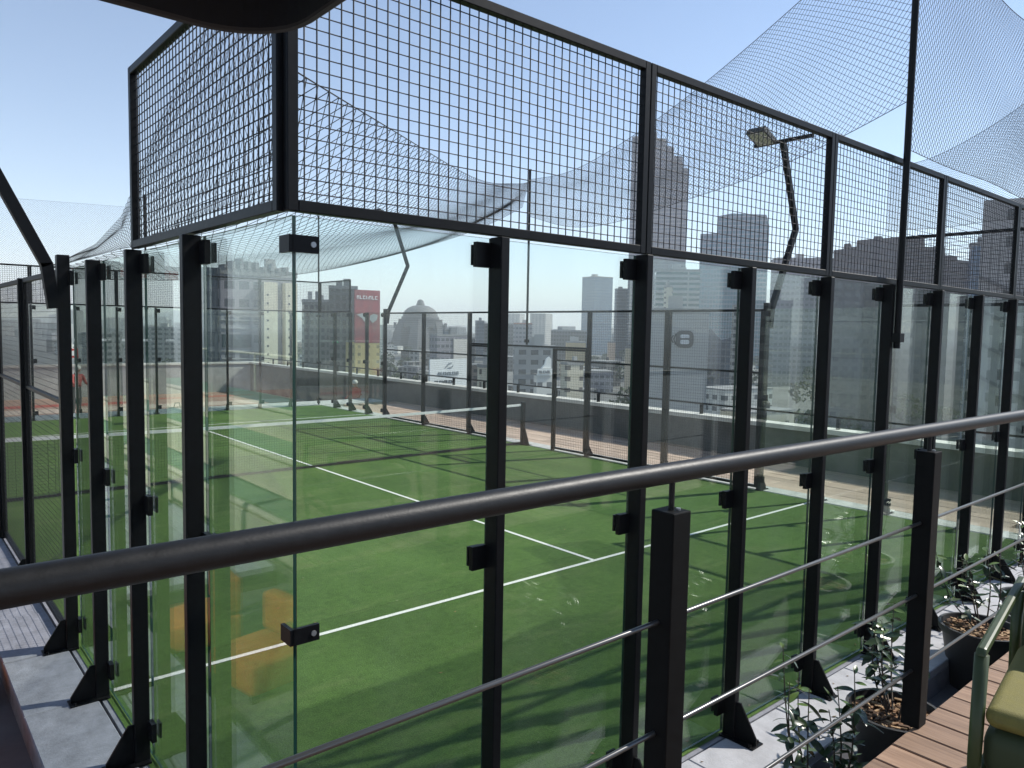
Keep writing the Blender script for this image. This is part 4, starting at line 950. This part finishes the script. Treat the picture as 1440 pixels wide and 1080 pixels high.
# filler roofs
FILL = [GREYC, WHITEF, BROWN, CREAM, PURP, DARKF]
FN = ['grey rendered', 'white rendered', 'brown brick', 'cream rendered', 'mauve rendered', 'dark clad']
TANK = mat('water_tank', (.02, .02, .022), .6)
FEAT = ['with black roof tank', 'with thin roof aerial', 'with pale stair hut on the roof', 'with bare flat roof']
for k in range(120):
    px = random.uniform(60, 1400); dist = 130 + 1150 * random.random() ** 1.3
    if 1150 < px: dist = max(dist, 300)
    hm = random.uniform(7, 16); ppm = FPX / dist; w = random.uniform(9, 22)
    y = 462 + (px - 720) * .0185 - (GZ + hm - CAM.z) * ppm
    i = random.randrange(6); ft = random.randrange(4); big = hm > 11.5
    lb = '%s %s %s among the city roofs' % (FN[i], 'taller house' if big else 'low house', FEAT[ft])
    e = tower(px - w * ppm / 2, px + w * ppm / 2, y, dist, FILL[i], 'city_house', lb, random.uniform(.5, 1.1), random.uniform(8, 62), group='city houses: ' + lb[:-21], roofbox=False)
    w_, d_, H_ = e['w'], e['d'], e['H']
    MB().box(-w_ / 2 - .12, w_ / 2 + .12, -d_ / 2 - .12, d_ / 2 + .12, H_ + .003, H_ + .45).build('roof_edge', MATS['roof_grey'], e)
    if ft == 0: MB().lathe([(.9, H_ + .45), (.95, H_ + 1.8), (.5, H_ + 2.3), (.2, H_ + 2.4)], 12, (w_ * .2, 0)).build('roof_tank', TANK, e)
    elif ft == 1: MB().tube([(-w_ * .2, 0, H_ + .45), (-w_ * .2, 0, H_ + 4.2)], .08, 5).box(-w_ * .2 - .7, -w_ * .2 + .7, -.05, .05, H_ + 3.6, H_ + 3.7).build('roof_aerial', TANK, e)
    elif ft == 2: MB().box(-w_ * .3, w_ * .05, -d_ * .2, d_ * .25, H_ + .452, H_ + 2.7).build('stair_hut', WHITEF, e)
# far city beyond the single houses
m = MB()
for k in range(1500):
    px = random.uniform(-500, 1900); dist = random.uniform(1300, 4200); c, h = place(px, dist); a = random.uniform(0, 1.6); s1, s2 = random.uniform(12, 40), random.uniform(12, 40); H = random.uniform(8, 24) + (random.random() ** 6) * 45
    M = Matrix.Rotation(a, 3, 'Z'); vs = [Vector((c.x, c.y, GZ)) + M @ Vector((sx * s1 / 2, sy * s2 / 2, sz * H)) for sx, sy, sz in ((-1, -1, 0), (1, -1, 0), (1, 1, 0), (-1, 1, 0), (-1, -1, 1), (1, -1, 1), (1, 1, 1), (-1, 1, 1))]
    m.add(vs, [(0, 3, 2, 1), (4, 5, 6, 7), (0, 1, 5, 4), (1, 2, 6, 5), (2, 3, 7, 6), (3, 0, 4, 7)])
tag(m.build('far_city', facade('far_city', (.36, .34, .32), (.12, .13, .14), 3.4, 4, .5, .5)), 'hazy mass of distant low city buildings', 'city', kind='stuff')
# street trees as one mass of leaf clumps
TREE = mat('tree_leaves', (.035, .06, .02), .8, noise=.4, nscale=.4)
pts = []
for k in range(150):
    px = random.uniform(150, 1350); dist = random.uniform(120, 900); c, h = place(px, dist); hh = random.uniform(8, 14)
    n = 170
    u = rng.normal(size=(n, 3)); u /= np.linalg.norm(u, axis=1, keepdims=True); u *= rng.uniform(.45, 1, (n, 1)) ** .5 * np.array([hh * .42, hh * .42, hh * .36])
    pts.append(u + np.array([c.x, c.y, GZ + hh * .66]))
pts = np.concatenate(pts); n = len(pts)
q = rng.normal(size=(n, 2, 3)); q /= np.linalg.norm(q, axis=2, keepdims=True); q *= rng.uniform(.5, 1.1, (n, 1, 1))
V = np.stack([pts - q[:, 0], pts + q[:, 1], pts + q[:, 0], pts - q[:, 1]], 1).reshape(-1, 3)
me = bpy.data.meshes.new('trees'); me.vertices.add(len(V)); me.vertices.foreach_set('co', V.ravel()); me.loops.add(len(V)); me.loops.foreach_set('vertex_index', np.arange(len(V), dtype=np.int32))
me.polygons.add(n); me.polygons.foreach_set('loop_start', (np.arange(n) * 4).astype(np.int32)); me.polygons.foreach_set('loop_total', np.full(n, 4, np.int32)); me.update(calc_edges=True); me.materials.append(TREE)
o = bpy.data.objects.new('street_trees', me); COL.objects.link(o); tag(o, 'green tree crowns scattered between the city roofs', 'trees', kind='stuff')
# far hills
hm = MB(); N = 160
for i in range(N + 1):
    a = YAW - 1.9 + 3.8 * i / N; rr = 6300; z = 60 + 45 * math.sin(i * .21) + 38 * math.sin(i * .47 + 1) + 16 * math.sin(i * 1.3)
    hm.v += [(rr * math.cos(a), rr * math.sin(a), GZ), (rr * math.cos(a) * 1.03, rr * math.sin(a) * 1.03, GZ + max(15, z))]
for i in range(N): hm.f.append((2 * i, 2 * i + 2, 2 * i + 3, 2 * i + 1))
tag(hm.build('hills', mat('hill', (.10, .11, .09), .95)), kind='structure')
# buildings on the deck's side of the city (seen mirrored in the near glass wall)
tower(1165, 1252, 330, 120, PURP, 'office_block', 'mauve block across the street behind the deck', .5, 0, mirror=True)
tower(1284, 1330, 300, 140, GREYC, 'office_block', 'grey block across the street behind the deck', .5, 8, mirror=True)
tower(1372, 1470, 250, 110, WHITEF, 'office_block', 'white block across the street behind the deck', .5, 0, mirror=True)
tower(1020, 1110, 430, 160, GREYC, 'office_block', 'low grey block across the street behind the deck', .6, 5, mirror=True)

# ------------------------------------------------------------------ haze
hz = MB().box(-7200, 7200, -7200, 7200, GZ - 3, 245).build('haze', WHITE)
hz.data.materials.clear()
m = bpy.data.materials.new('haze_air'); m.use_nodes = True; t = m.node_tree; t.nodes.remove(t.nodes['Principled BSDF'])
pv_ = t.nodes.new('ShaderNodeVolumePrincipled'); pv_.inputs['Color'].default_value = (.97, .985, 1, 1); pv_.inputs['Density'].default_value = .00030; pv_.inputs['Anisotropy'].default_value = .0
t.links.new(pv_.outputs[0], t.nodes['Material Output'].inputs['Volume'])
hz.data.materials.append(m); tag(hz, kind='stuff'); hz['label'] = 'pale city haze filling the air'; hz['category'] = 'haze'
hz.display_type = 'WIRE'
